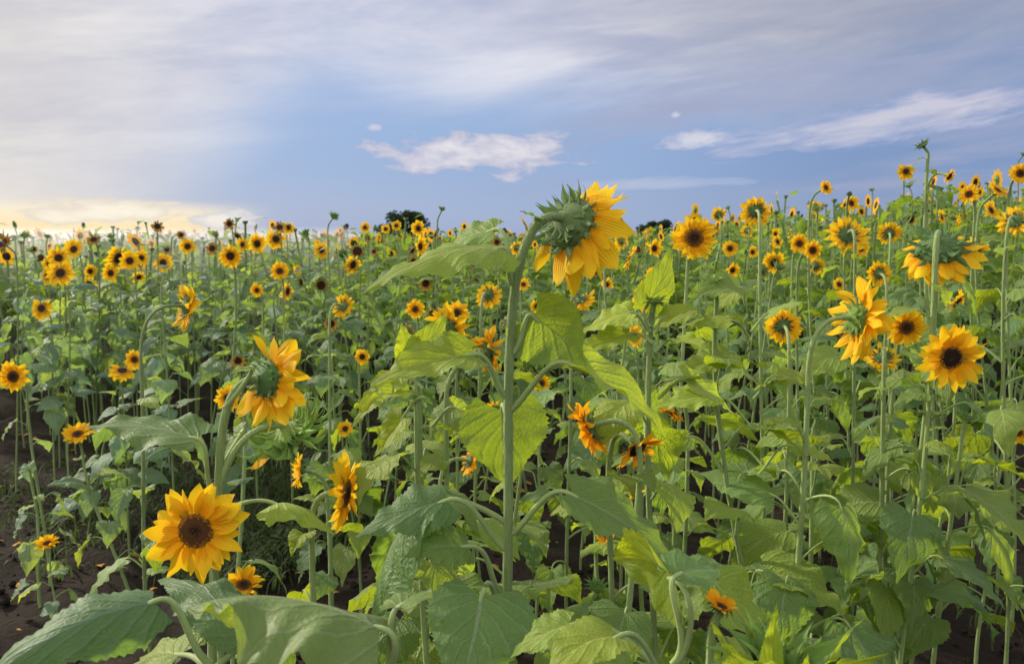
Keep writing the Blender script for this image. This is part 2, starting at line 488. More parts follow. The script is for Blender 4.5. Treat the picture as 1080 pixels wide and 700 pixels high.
def head_hi(root, M3, pos, R, L, n, rd, kind='open', elev=8, jit=14, droop=0.0, pm='y', bracts=22, bract_len=1.0, miss=0.0, gcol=None, disc=None, belev=None, sep_bracts=True, bare=None, bract_w=.8):
    """a near flower head: receptacle with each petal and bract a piece of its own"""
    M = Matrix.Translation(pos) @ M3.to_4x4() @ Matrix.Scale(R, 4)
    hd = link('flower_head', REC_ME, root, M, gcol or (1, 1, 1, 1))
    g = (M3.transposed() @ V((0, 0, -1)))
    if kind != 'bud':
        link('seed_disc', disc or DISC_HI, hd, Matrix.Scale(1, 4))
    if kind in ('open', 'halfopen'):
        for o, d in petal_dirs(rd, n, elev, jit, g, droop):
            if rd.random() < miss: continue
            if bare and bare(M3 @ o): continue
            l = L / R * rd.uniform(.74, 1.12)
            Rm = frame(d, (UP * 1.0 + o * -.2 + V((rd.uniform(-.3, .3), rd.uniform(-.3, .3), 0))))
            Mp = Matrix.Translation(o * .93 + UP * rd.uniform(.44, .54)) @ Rm.to_4x4() @ Matrix.Diagonal((l, l * rd.uniform(.95, 1.3), l, 1))
            link('petal', rd.choice(PET_ME[pm]), hd, Mp)
    be = belev if belev is not None else (-5 if kind != 'bud' else 62)
    mbb = MB()
    for k in range(bracts):
        ring = k % (3 if bracts >= 30 else 2)
        a = 2 * math.pi * (k + rd.uniform(-.3, .3)) / bracts
        o = V((math.cos(a), math.sin(a), 0))
        e = R_(be + rd.uniform(-24, 28) + (0, -14, 18)[ring])
        d = o * math.cos(e) + UP * math.sin(e)
        if droop: d = (d + g * droop * .25).normalized()
        l = bract_len * rd.uniform(.6, 1.25)
        Rm = frame(d, UP - o * .3)
        Mb = Matrix.Translation(o * (.95, .73, .42)[ring] + UP * (.42, .22, .09)[ring]) @ Rm.to_4x4() @ Matrix.Diagonal((l, l * bract_w, l, 1))
        if sep_bracts: link('bract', rd.choice(BRA_ME), hd, Mb, gcol or (1, 1, 1, 1))
        else: mbb.add(rd.choice(BRA_HI), Mb)
    if not sep_bracts: link('bract_ring', mbb.mesh('bract_ring', [BRACT]), hd, None, gcol or (1, 1, 1, 1))
    return hd

# mid-distance heads: shared meshes
def ring_lo(rd, n, elev, jit, droop_g=None, droop=0.0, m=PETAL, lr=1.7):
    mb = MB()
    for o, d in petal_dirs(rd, n, elev, jit, droop_g or UP, droop):
        l = lr * rd.uniform(.8, 1.1)
        mb.add(rd.choice(PET_LO), Matrix.Translation(o * .92 + UP * .47) @ frame(d, UP - o * .2).to_4x4() @ Matrix.Diagonal((l, l * 1.15, l, 1)))
    return mb.mesh('petal_ring', [m])
def green_lo(rd, be, n=14, bl=.9):
    mb = receptacle_mb(10)
    for k in range(n):
        a = 2 * math.pi * k / n; o = V((math.cos(a), math.sin(a), 0)); e = R_(be + rd.uniform(-20, 25))
        d = o * math.cos(e) + UP * math.sin(e)
        mb.add(rd.choice(BRA_LO), Matrix.Translation(o * .9 + UP * .35) @ frame(d, UP).to_4x4() @ Matrix.Scale(bl * rd.uniform(.8, 1.2), 4), 1)
    return mb.mesh('flower_head', [RECEPT, BRACT])
RING_LO = [ring_lo(rng, 20, e, 14, m=m) for e, m in ((4, PETAL), (12, PETAL), (-8, PETAL), (25, PETAL), (8, PETAL_O))]
DROOP_LO = [ring_lo(rng, 18, -15, 22, V((0, -1, 0)), .7, m) for m in (PETAL, PETAL_O)]
DRY_LO = ring_lo(rng, 14, 25, 35, V((0, -1, 0)), .5, DRY, 1.1)
GREEN_LO = [green_lo(rng, 0), green_lo(rng, 12)]
BUD_LO = [green_lo(rng, 55, 16, 1.5), green_lo(rng, 35, 16, 1.3)]
def head_lo(root, M3, pos, R, rd, kind, orange=False):
    M = Matrix.Translation(pos) @ M3.to_4x4() @ Matrix.Scale(R, 4)
    if kind == 'bud':
        return link('flower_bud', rd.choice(BUD_LO), root, M, (1.5, 1.35, 1, 1))
    hd = link('flower_head', rd.choice(GREEN_LO), root, M, (1.1, 1.1, 1, 1))
    link('seed_disc', DISC_LO, hd)
    if kind == 'open': link('petal_ring', RING_LO[4] if orange else rd.choice(RING_LO[:4]), hd)
    elif kind == 'droop':
        link('petal_ring', DROOP_LO[1 if orange else 0], hd)
    elif kind == 'dry': link('petal_ring', DRY_LO, hd)
    return hd

# ------------------------------------------------------------------ a sunflower
def stem_path(base, H, d, neck, rd, sway=.03, n=22):
    dh = d.normalized()
    Sx = H - V((dh.x, dh.y, 0)) * neck * .75 - UP * neck * (1.0 if dh.z > -.3 else .75)
    hgt = Sx.z - base.z
    a = base + V((rd.uniform(-sway, sway), rd.uniform(-sway, sway), hgt * .35))
    b = Sx - V((0, 0, hgt * .3)) + V((rd.uniform(-sway, sway) * .6, rd.uniform(-sway, sway) * .6, 0))
    low = bez(base, a, b, Sx, n)
    t = (Sx - b).normalized()
    top = bez(Sx, Sx + t * neck * .7, H - dh * neck * .55, H + dh * .004, 12)
    return low, top[1:]

D_OF = lambda p: p.y
def root_at(base, label, group=None, cat='sunflower plant', name='sunflower'):
    o = bpy.data.objects.new(name, None); C.objects.link(o); o.location = base
    o.empty_display_size = .05
    tag(o, label, cat, group)
    return o

def plant(base, H, d, label, group=None, lod=0, kind='open', R=.03, L=.05, npet=27, seed=1, nleaf=11, lsize=.14, r0=.0068, r1=.0045, neck=.12,
          t0=.22, t1=.97, young=.25, hand=None, via=None, sep=True, elev=8, jit=14, droop=0., pm='y', bracts=22, blen=1.0, miss=0., gcol=None,
          disc=None, belev=None, spin=None, sway=.03, top_young=.6, sep_bracts=True, bare=None):
    rd = random.Random(seed * 7919 + 13)
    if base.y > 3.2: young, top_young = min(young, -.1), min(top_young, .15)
    base = V((base.x, base.y, 0)); d = d.normalized()
    root = root_at(base, label, group)
    low, top = stem_path(base, H, d, neck, rd, sway)
    if via: low, top = via
    pts = low + top
    loc = [p - base for p in pts]; loc[0] = loc[0] - UP * .03
    mb = MB()
    mb.tube(loc, lambda t: (r0 * (1 - t) + r1 * t) * (1 + .12 * max(0, t - .93) / .07), 10 if lod == 0 else 5, 0, False, .05, rd)
    if lod == 0 and D_OF(base) < 2.2:          # bristly hairs
        for _ in range(1800 if D_OF(base) < 1.6 else 900):
            t = rd.uniform(.35, 1) ; k = t * (len(loc) - 1.001); k0 = int(k); c = loc[k0].lerp(loc[k0 + 1], k - k0); tg = (loc[k0 + 1] - loc[k0]).normalized()
            o = tg.orthogonal().normalized(); o = Quaternion(tg, rd.uniform(0, 6.283)) @ o
            r_ = (r0 * (1 - t) + r1 * t) * .98; b_ = len(mb.v); hl_ = rd.uniform(.0012, .0036)
            mb.v += [tuple(c + o * r_ - tg * .0003), tuple(c + o * r_ + tg * .0003), tuple(c + o * (r_ + hl_) + tg * rd.uniform(-.001, .001))]
            mb.f.append((b_, b_ + 1, b_ + 2)); mb.mi.append(0); mb.uv += [(.5, .5)] * 3
    link('stem', mb.mesh('stem', [STEM]), root)
    M3 = facing(d, rd.uniform(0, 6.28) if spin is None else spin)
    hl = H - base
    if lod == 0 and kind in ('open', 'bud', 'spent'):
        head_hi(root, M3, hl, R, L, npet, rd, kind, elev, jit, droop, pm, bracts, blen, miss, gcol, disc, belev, sep_bracts, bare)
    elif kind in ('open', 'bud', 'droop', 'dry', 'spent'):
        # keep the drooping side of shared heads down
        if kind in ('droop', 'dry'):
            y = (UP - d * UP.dot(d))
            if y.length > .05:
                y.normalize(); x = y.cross(d); M3 = Matrix(((x.x, y.x, d.x), (x.y, y.y, d.y), (x.z, y.z, d.z)))
        head_lo(root, M3, hl, R, rd, kind, pm == 'o')
    az = rd.uniform(0, 6.28)
    nl = len(low)
    for i in range(nleaf):
        t = t0 + (t1 - t0) * (i + rd.uniform(-.2, .2)) / max(1, nleaf - 1)
        t = min(.995, max(.03, t))
        k = t * (nl - 1); k0 = int(k); at = (low[k0].lerp(low[min(k0 + 1, nl - 1)], k - k0)) - base
        az += 2.4 + rd.uniform(-.4, .4)
        s = lsize * (.82 if lod == 0 else .86) * (.65 + .75 * math.sin(math.pi * min(1, .15 + t * .75))) * rd.uniform(.75, 1.2)
        if t > .85: s *= .68
        kd = rd.choices(('up', 'mid', 'droop'), (3, 3, .6) if t > .75 else ((1, 4, 2.4) if t > .4 else (.4, 2, 4)))[0]
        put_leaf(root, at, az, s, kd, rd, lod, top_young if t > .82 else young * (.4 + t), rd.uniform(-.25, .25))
    if hand: hand(root, base, pts)
    return root

heads_px = []     # photo position, radius and distance of the blooms that must stay in sight
def Pn(px, py, D, dia, face, label, kind='open', bpx=None, bpy=None, **kw):
    """a plant whose bloom stands D metres ahead at photo pixel px,py"""
    H = P(px, py, D); d = V(face).normalized()
    rad = dia / 2 / F * D
    R = kw.pop('R', rad * .38); L = kw.pop('L', rad * .68)
    H = H - d * R * .45
    bx = P(bpx, bpy or 600, D).x if bpx is not None else H.x - d.x * .05
    base = V((bx, D - d.y * .05, 0))
    heads_px.append((px, py, dia / 2, D))
    USED.append((base.x, base.y))
    return plant(base, H, d, label, kind=kind, R=R, L=L, seed=kw.pop('seed', int(px * 3 + py)), **kw)
USED = []
NEAR = 'sunflowers in the near rows'
MIDG = 'sunflowers in the middle rows'

def fan(D, leaves, young):
    def hand(root, b, _):
        for i, (A, B, T) in enumerate(leaves):
            rd = random.Random(i + int(D * 100))
            up = T[1] < B[1] - 15
            hand_leaf(root, b, P(A[0], A[1], D), P(B[0], B[1], D + rd.uniform(-.03, .02)), P(T[0], T[1], D + rd.uniform(-.06, .05)),
                      V((.5 if up else .1, -.75 if up else -.45, .5 if up else .9)), width=rd.uniform(.6, .85), bulge=.1, fold=rd.uniform(.1, .4), curl=.15, seed=200 + i, young=young, pr=.003)
    return hand
# ---- the tall drooping sunflower in the middle
def hero():
    D = 1.15
    base = V((P(535, 640, D).x, D, 0)); USED.append((base.x, D))
    heads_px.append((600, 240, 75, D))
    q = lambda x, y, dd=0: P(x, y, D + dd)
    pts = [base, q(533, 900), q(534, 760), q(535, 640), q(536, 540), q(536, 470), q(536, 420), q(538, 360), q(542, 310), q(549, 275), q(558, 250), q(567, 236, .004), q(579, 229, .014), q(592, 229, .032)]
    # resample smoothly
    def cr(p, n=5):
        out = []
        for i in range(len(p) - 1):
            a, b, c, e = p[max(i - 1, 0)], p[i], p[i + 1], p[min(i + 2, len(p) - 1)]
            for k in range(n):
                t = k / n
                out.append(.5 * ((2 * b) + (c - a) * t + (2 * a - 5 * b + 4 * c - e) * t * t + (3 * b - a - 3 * c + e) * t ** 3))
        return out + [p[-1]]
    via = (cr(pts), [])
    d = V((.56, .68, -.46)).normalized()
    H = pts[-1] 
    def hand(root, b, _):
        L = lambda A, B, T, N, **k: hand_leaf(root, b, q(*A), q(*B), q(*T), V(N), **k)
        L((541, 300), (527, 262, -.02), (388, 302, -.10), (.3, -.12, .95), width=.62, bulge=.13, fold=.1, curl=.35, seed=11, young=.45)
        L((543, 300), (520, 243, .05), (462, 268, .10), (-.1, -.5, .8), width=.8, bulge=.1, fold=.3, seed=12, young=.3)
        L((541, 372), (563, 334, .0), (618, 392, -.03), (.35, .92, .15), width=1.25, bulge=.15, fold=-.15, curl=.25, seed=13, young=.75)
        L((533, 418), (497, 374, -.04), (394, 402, -.10), (.05, -.45, .85), width=.72, bulge=.12, fold=.3, curl=.1, seed=14, young=.8)
        L((540, 432), (604, 386, -.04), (702, 457, -.06), (.45, -.35, .75), width=.62, bulge=.08, fold=.5, curl=.1, seed=15, young=.5)
        L((534, 436, .01), (530, 432, .05), (537, 512, .07), (.05, -.9, .35), width=1.2, bulge=.1, fold=.2, curl=.15, seed=16, young=.45)
        L((531, 577), (470, 528, -.03), (378, 562, -.06), (0, -.5, .85), width=.8, bulge=.1, fold=.15, curl=.3, seed=17, young=.1)
        L((541, 562), (602, 521, -.03), (712, 590, -.05), (.35, -.4, .8), width=.75, bulge=.08, fold=.35, seed=18, young=.4)
        L((530, 628), (493, 576, -.05), (428, 585, -.09), (0, -.6, .8), width=.85, bulge=.12, fold=.15, seed=19, young=.3)
        L((532, 660), (508, 628, -.12), (480, 735, -.22), (-.05, -.72, .62), width=1.22, bulge=.12, fold=.2, curl=.2, ripple=.045, seed=20, young=.05)
        L((538, 690), (590, 690, -.1), (690, 745, -.18), (.1, -.4, .9), width=.95, bulge=.15, fold=.1, seed=21, young=.6)
        # small bract leaves at the neck
        L((566, 238), (570, 233, .01), (548, 222, -.03), (-.2, -.5, .8), width=.5, seed=22, young=0)
    plant(base, H, d, 'tallest near sunflower on a thick stem, drooping bloom seen from behind against the sky', None, kind='open', R=.042, L=.070, npet=32,
          seed=5, nleaf=4, t0=.08, t1=.3, lsize=.16, r0=.0082, r1=.0062, via=via, hand=hand, elev=16, jit=34, droop=.6, bracts=48, blen=.72, miss=.24,
          gcol=(1.35, 1.2, 1.15, 1), disc=DISC_HI2, belev=2, young=.3, bare=lambda o: o.x < .02 and o.z > -.55)
hero()

# ---- left branching sunflower, two heads on one stalk
def left_branching():
    D = 1.38
    base = V((P(221, 640, D).x, D, 0)); USED.append((base.x, D))
    heads_px.append((285, 405, 42, D)); heads_px.append((305, 460, 40, D))
    q = lambda x, y, dd=0: P(x, y, D + dd)
    low = bez(base, q(218, 800), q(222, 620), q(231, 512), 18)
    t1 = bez(q(231, 512), q(232, 448), q(238, 398), q(273, 399, .012), 16)
    d = V((.56, .80, -.16)).normalized()
    H = t1[-1]
    def hand(root, b, _):
        r = [p - b for p in bez(q(230, 518), q(242, 475), q(262, 445), q(300, 449, .03), 16)]
        mb = MB(); mb.tube(r, lambda t: .0065 - .001 * t, 9, 0, False)
        st = link('side_stem', mb.mesh('side_stem', [STEM]), root)
        d2 = V((.35, .35, -.85)).normalized()
        rd = random.Random(4)
        hd = head_hi(root, facing(d2), r[-1] , .045, .05, 12, rd, 'open', -5, 30, .3, 'o', 90, 1.2, .72, (2.7, 2.4, 1.4, 1), DISC_HI2, 0, bract_w=.4)
        L = lambda A, B, T, N, **k: hand_leaf(root, b, q(*A), q(*B), q(*T), V(N), **k)
        L((229, 522), (206, 462, -.02), (92, 446, .03), (.1, -.25, .95), width=.62, bulge=.05, fold=.2, curl=.2, seed=31, young=0)
        L((228, 548, .0), (290, 531, -.02), (352, 560, -.07), (-.1, .25, .95), width=.95, bulge=.22, fold=-.2, curl=.3, seed=32, young=.8)
        L((237, 430), (262, 388, -.02), (244, 393, -.06), (0, -.5, .8), width=.7, seed=33, young=.6)
        L((230, 500), (255, 455, .07), (235, 480, .1), (0, -.6, .8), width=.8, seed=34, young=.6)
    plant(base, H, d, 'left forked sunflower with a golden bloom turned away above a hanging green spent head', None, kind='open', R=.034, L=.062, npet=34, seed=9,
          nleaf=5, t0=.2, t1=.8, lsize=.13, r0=.009, r1=.0065, via=(low, t1[1:]), hand=hand, elev=6, jit=22, droop=.25, bracts=26, blen=.6, miss=.06, bare=lambda o: o.x < -.1 and o.z > -.45, gcol=(.9, 1.05, .9, 1), belev=-5)
left_branching()

K = dict
Pn(207, 559, 1.22, 108, (.03, -1, .04), 'large golden sunflower facing the viewer, low at left, wide brown disc', bpx=214, nleaf=3, t1=.45, lsize=.1, R=.028, L=.056, disc=DISC_GOLD, npet=27, elev=10, jit=10, neck=.08, bracts=18, seed=3)
Pn(257, 617, 1.32, 46, (.25, -.35, .85), 'small half-hidden orange bloom just right below the large left flower', bpx=262, nleaf=4, lsize=.1, neck=.06, elev=30, bracts=14, pm='y', seed=6)
Pn(364, 520, 1.40, 84, (.95, -.10, -.08), 'sunflower seen from the side facing right, left of the tall middle stem', bpx=330, R=.026, L=.05, nleaf=6, lsize=.12, elev=-2, droop=.15, neck=.07, bracts=18, seed=12)
Pn(317, 496, 1.85, 40, (-.85, -.2, .1), 'small orange bloom facing left under the spent green head', bpx=335, nleaf=7, lsize=.11, neck=.07, pm='y', elev=25, bracts=16)
# middle
Pn(474, 347, 1.75, 58, (.55, .62, .35), 'orange-yellow bloom seen from behind above a bright leaf, left of the tall stem', bpx=462, nleaf=10, lsize=.13, elev=12, jit=20, t1=.9, seed=21)
Pn(515, 371, 1.7, 56, (.6, .3, .1), 'ragged orange bloom beside the tall stem, right of another rear-facing bloom', bpx=470, nleaf=10, lsize=.13, elev=10, jit=34, miss=.15, seed=22, droop=.1, pm='o')
Pn(622, 450, 1.42, 68, (-.75, .15, -.35), 'orange many-petalled bloom drooping left, right of the tall stem', bpx=645, nleaf=10, lsize=.14, pm='o', npet=40, elev=0, jit=30, droop=.4, miss=.1, seed=23)
Pn(671, 473, 1.42, 62, (.35, -.6, -.5), 'battered orange bloom with dark disc behind the slanting yellow stem', bpx=668, nleaf=9, lsize=.14, pm='o', npet=24, elev=5, jit=36, miss=.3, droop=.45, disc=DISC_HI2, seed=24)
Pn(707, 434, 2.0, 34, (-.4, -.2, -.6), 'orange bloom hanging under a dark leaf in the middle right', bpx=720, nleaf=10, lsize=.14, pm='o', elev=0, droop=.3, seed=25)
Pn(690, 512, 1.95, 30, (.2, -.3, -.6), 'small yellow bloom hanging low behind the slanting stem', bpx=700, nleaf=7, lsize=.13, droop=.3, seed=26)
Pn(660, 522, 2.05, 26, (.6, .3, -.2), 'small yellow bloom low in the middle, turned away', bpx=655, nleaf=7, lsize=.12, seed=27)
Pn(640, 563, 1.95, 26, (-.5, -.5, .3), 'tiny orange bloom low behind the middle leaves', bpx=645, nleaf=5, lsize=.1, pm='o', seed=28)
Pn(495, 486, 2.15, 34, (.6, .3, -.3), 'small orange bloom turned away just left of the tall stem', bpx=490, nleaf=8, lsize=.13, pm='o', droop=.25, seed=29)
Pn(523, 434, 2.3, 30, (-.6, .3, -.3), 'orange petals peeping out behind the tall middle stem', bpx=512, nleaf=8, lsize=.13, pm='o', droop=.3, seed=30)
Pn(571, 404, 3.0, 23, (0, -1, .05), 'small round sunflower facing the viewer just right of the tall stem', bpx=566, nleaf=9, lsize=.13, R=.015, L=.024, seed=31)
Pn(630, 620, 1.5, 30, (.1, -.2, .95), 'spiky green sunflower bud low in the middle, still closed', kind='bud', bpx=634, nleaf=7, lsize=.12, R=.014, blen=1.5, bracts=26, gcol=(1.5, 1.5, 1.1, 1), neck=.05, seed=32)
Pn(760, 640, 1.02, 46, (.2, -.1, .9), 'wilting orange bloom with curled narrow petals behind the large bud', bpx=775, nleaf=5, lsize=.12, pm='o', elev=48, jit=22, npet=16, neck=.06, seed=33)
# right
Pn(903, 336, 1.72, 92, (.86, .12, -.12), 'ragged golden sunflower in profile facing right, right of centre', bpx=828, R=.034, L=.066, npet=36, nleaf=13, lsize=.15, elev=14, jit=26, droop=.22, bracts=30, blen=.9, t0=.3, gcol=(1.7, 1.6, .9, 1), r0=.008, neck=.12, seed=41)
Pn(1003, 377, 1.78, 72, (-.03, -1, -.08), 'bright yellow sunflower with dark disc facing the viewer at the right', bpx=968, t0=.38, R=.0265, L=.052, npet=30, nleaf=12, lsize=.14, elev=6, jit=8, disc=DISC_HI2, seed=42, neck=.1)
Pn(990, 262, 2.0, 86, (.3, .5, -.72), 'large nodding sunflower seen from behind, petals hanging, at the upper right', bpx=935, t0=.38, R=.055, L=.06, npet=38, nleaf=13, lsize=.14, elev=34, jit=24, droop=.55, miss=.08, bracts=40, blen=.7, gcol=(.85, .9, .75, 1), r0=.008, r1=.0065, neck=.13, seed=43)
Pn(826, 344, 2.4, 44, (.1, .9, -.05), 'round sunflower seen squarely from behind beside the leafy right stem', bpx=822, nleaf=11, lsize=.14, npet=30, R=.021, L=.042, elev=-12, seed=44)
Pn(732, 251, 2.3, 50, (-.05, -1, .02), 'upright round sunflower on the skyline right of the drooping bloom, facing the viewer', bpx=716, nleaf=11, lsize=.14, R=.027, L=.044, npet=30, elev=4, jit=8, t1=.9, seed=45)
Pn(797, 223, 2.9, 34, (.1, .9, -.1), 'sunflower on the skyline seen from behind on a bare stem', bpx=806, nleaf=10, lsize=.14, t1=.85, seed=46)
Pn(893, 248, 2.7, 46, (.05, .75, -.4), 'rear-facing sunflower on a pale straight stem below the skyline', bpx=897, nleaf=11, lsize=.14, droop=.2, elev=-5, seed=47)
Pn(938, 246, 3.2, 26, (.3, .8, .1), 'small rear-facing sunflower right of the pale straight stem', bpx=935, nleaf=10, lsize=.14, seed=48)
Pn(927, 289, 2.9, 28, (.1, .9, -.1), 'small bloom seen from behind with green centre above the ragged golden one', bpx=925, nleaf=10, lsize=.14, elev=-10, seed=49)
Pn(930, 377, 2.0, 40, (.15, .5, -.75), 'shaggy yellow bloom drooping below the ragged golden sunflower', bpx=925, nleaf=9, lsize=.13, droop=.35, elev=-10, seed=50, pm='y')
Pn(956, 345, 2.1, 44, (-.2, -.8, -.1), 'golden bloom half hidden between two stems left of the bright round one', bpx=948, nleaf=9, lsize=.13, seed=51, droop=.15)
Pn(857, 264, 3.1, 24, (.2, -.95, 0), 'right one of a pair of small blooms facing the viewer below the skyline', bpx=853, nleaf=10, lsize=.14, seed=52)
Pn(843, 257, 3.3, 22, (-.1, -.98, .1), 'left one of a pair of small blooms facing the viewer below the skyline', bpx=840, nleaf=10, lsize=.14, seed=53)
Pn(973, 153, 2.9, 22, (-.5, -.1, .6), 'tallest green plant on the right skyline, closed bud at its top', kind='bud', bpx=992, nleaf=13, lsize=.12, R=.02, t0=.55, t1=1.0, neck=.04, gcol=(.9, 1, .8, 1), seed=54, young=.1, top_young=.1)
Pn(1001, 186, 3.2, 17, (.4, -.6, -.4), 'small yellow bloom beside the tallest budding plant', bpx=1010, nleaf=10, lsize=.14, seed=55, R=.014, L=.02)
Pn(1022, 205, 3.3, 22, (-.6, -.6, .2), 'small bloom on the right skyline turned left', bpx=1030, nleaf=11, lsize=.14, seed=56)
Pn(1052, 201, 3.2, 26, (.3, -.5, .6), 'flat tilted bloom on the right skyline with brown disc', bpx=1058, nleaf=11, lsize=.14, seed=57)
Pn(1076, 183, 3.0, 24, (-.2, -.9, .1), 'topmost bloom at the right edge of the field', bpx=1080, nleaf=11, lsize=.14, seed=58)
Pn(1071, 233, 2.6, 36, (.5, .5, -.3), 'golden bloom at the right edge below the skyline', bpx=1062, nleaf=11, lsize=.15, seed=59)
Pn(1074, 456, 2.6, 26, (-.4, -.8, .2), 'small yellow bloom low at the right edge', bpx=1045, bpy=600, nleaf=8, lsize=.12, seed=60)
Pn(871, 198, 3.6, 17, (.3, -.7, .2), 'small bloom rising above the skyline on a thin stem, right', bpx=868, nleaf=11, lsize=.14, seed=61)
Pn(896, 205, 3.6, 13, (-.2, -.7, .3), 'greenish half-open bud on the skyline beside a thin-stemmed bloom', kind='bud', bpx=896, nleaf=11, lsize=.14, seed=62)
Pn(752, 296, 1.75, 24, (-.2, -.2, .9), 'yellow-green spiky bud above bright leaves right of centre', kind='bud', bpx=830, bpy=660, nleaf=15, lsize=.15, R=.016, blen=1.3, gcol=(2.2, 1.9, .9, 1), young=.5, top_young=.9, seed=63, neck=.06, hand=fan(1.75, [((787, 322), (781, 303), (728, 316)), ((790, 356), (770, 338), (716, 344)), ((792, 400), (768, 372), (712, 402)), ((797, 455), (752, 418), (690, 428)), ((792, 350), (812, 330), (850, 318)), ((795, 420), (818, 396), (858, 402)), ((800, 500), (835, 470), (880, 486))], .7))
Pn(690, 318, 1.5, 24, (.1, -.2, .9), 'leafy yellow-stemmed plant with curled young top leaves, right of the tall stem', kind='bud', bpx=715, bpy=600, nleaf=13, lsize=.15, R=.013, blen=1.5, gcol=(1.9, 1.7, .9, 1), young=.5, top_young=1.0, seed=64, neck=.05, hand=fan(1.5, [((686, 345), (680, 325), (706, 262)), ((686, 350), (664, 330), (612, 352)), ((688, 362), (664, 352), (604, 378)), ((690, 372), (712, 358), (748, 372)), ((694, 420), (724, 402), (778, 440)), ((690, 352), (700, 335), (735, 325))], 1.0))
Pn(436, 372, 1.5, 22, (-.1, -.2, .9), 'leafy bud plant with bright pointed leaves left of the tall stem', kind='bud', bpx=466, bpy=560, nleaf=12, lsize=.13, R=.013, blen=1.5, gcol=(1.9, 1.8, .9, 1), young=.6, top_young=.9, seed=65, neck=.05, hand=fan(1.5, [((442, 395), (436, 376), (470, 330)), ((443, 398), (430, 380), (424, 342)), ((446, 410), (420, 398), (372, 448)), ((450, 430), (432, 412), (388, 420)), ((455, 450), (480, 430), (520, 452)), ((448, 420), (425, 440), (395, 480))], 1.1))
Pn(862, 440, 2.0, 24, (.1, -.2, .9), 'broad-leaved bud plant left of the bright round sunflower', kind='bud', bpx=850, bpy=600, nleaf=14, lsize=.16, R=.013, blen=1.5, gcol=(1.3, 1.3, .9, 1), seed=66, neck=.05)
Pn(1020, 440, 2.1, 24, (.1, -.2, .9), 'bud plant under the bright round sunflower with drooping blue-green leaves', kind='bud', bpx=990, bpy=600, t0=.42, nleaf=13, lsize=.15, R=.013, blen=1.4, gcol=(1.2, 1.2, .9, 1), seed=67, neck=.05)
# left middle distance
Pn(196, 323, 2.6, 52, (.75, .6, -.2), 'sunflower in profile on a swan-necked stem at the left', bpx=151, bpy=420, nleaf=9, lsize=.12, neck=.18, droop=.3, R=.03, elev=-5, seed=71, t1=.85)
Pn(14, 397, 3.3, 34, (.1, -1, .05), 'round yellow sunflower facing the viewer at the left edge', bpx=42, bpy=560, nleaf=8, lsize=.1, seed=72)
Pn(142, 379, 4.0, 22, (.05, -1, .1), 'small round bloom facing the viewer, left of the swan-necked stem', bpx=150, nleaf=8, lsize=.12, seed=73)
Pn(82, 458, 3.1, 34, (.1, -.45, .8), 'yellow bloom tipped skyward low at the left', bpx=135, bpy=600, nleaf=8, lsize=.11, elev=20, seed=74)
Pn(50, 573, 2.95, 26, (.05, -.35, .9), 'short young sunflower with a small upward bloom on the bare soil, lower left', bpx=60, bpy=640, nleaf=6, lsize=.075, elev=35, t0=.15, t1=.8, r0=.004, r1=.003, neck=.05, young=.3, seed=75)
Pn(31, 495, 3.1, 14, (0, -.2, .9), 'yellow-tipped bud low at the left edge', kind='bud', bpx=38, nleaf=7, lsize=.09, seed=76, gcol=(2.5, 2.0, .6, 1))
Pn(241, 420, 2.2, 30, (-.1, -.9, -.1), 'orange bloom half hidden behind the left forked stem', bpx=232, nleaf=6, lsize=.12, seed=77, disc=DISC_HI2)
Pn(243, 270, 3.9, 27, (.15, -1, 0), 'brightest skyline bloom at the left, facing the viewer on a straight stem', bpx=234, nleaf=8, lsize=.14, t1=.8, R=.022, disc=DISC_HI2, seed=78)
Pn(295, 286, 4.2, 22, (.1, -.85, .35), 'round bloom tilted upward right of the brightest left bloom', bpx=308, nleaf=8, lsize=.14, seed=79)
Pn(271, 306, 4.4, 15, (0, -1, 0), 'little round bloom below the tilted one at the left', bpx=272, nleaf=9, lsize=.13, seed=80)
Pn(362, 323, 3.2, 28, (.35, .75, -.35), 'nodding bloom seen from behind, left of centre', bpx=352, nleaf=9, lsize=.13, droop=.3, elev=-8, seed=81)
Pn(438, 326, 3.4, 21, (0, -1, .1), 'small bloom facing the viewer above the bright left leaf', bpx=434, nleaf=9, lsize=.13, seed=82)
Pn(515, 311, 2.8, 30, (.2, .8, -.3), 'rear-facing bloom left of the tall stem just below the skyline', bpx=500, nleaf=9, lsize=.13, seed=83)
Pn(482, 330, 2.7, 28, (.1, -.9, .3), 'golden bloom peeping over the rear-facing one at left of centre', bpx=478, nleaf=8, lsize=.13, seed=84)
Pn(663, 272, 3.2, 30, (.8, -.2, -.3), 'small bloom in profile right of the drooping one', bpx=655, nleaf=9, lsize=.13, droop=.2, seed=85)
Pn(612, 316, 2.6, 36, (.3, .4, -.75), 'nodding bloom below the drooping sunflower, seen from behind', bpx=600, nleaf=9, lsize=.13, droop=.4, seed=86)

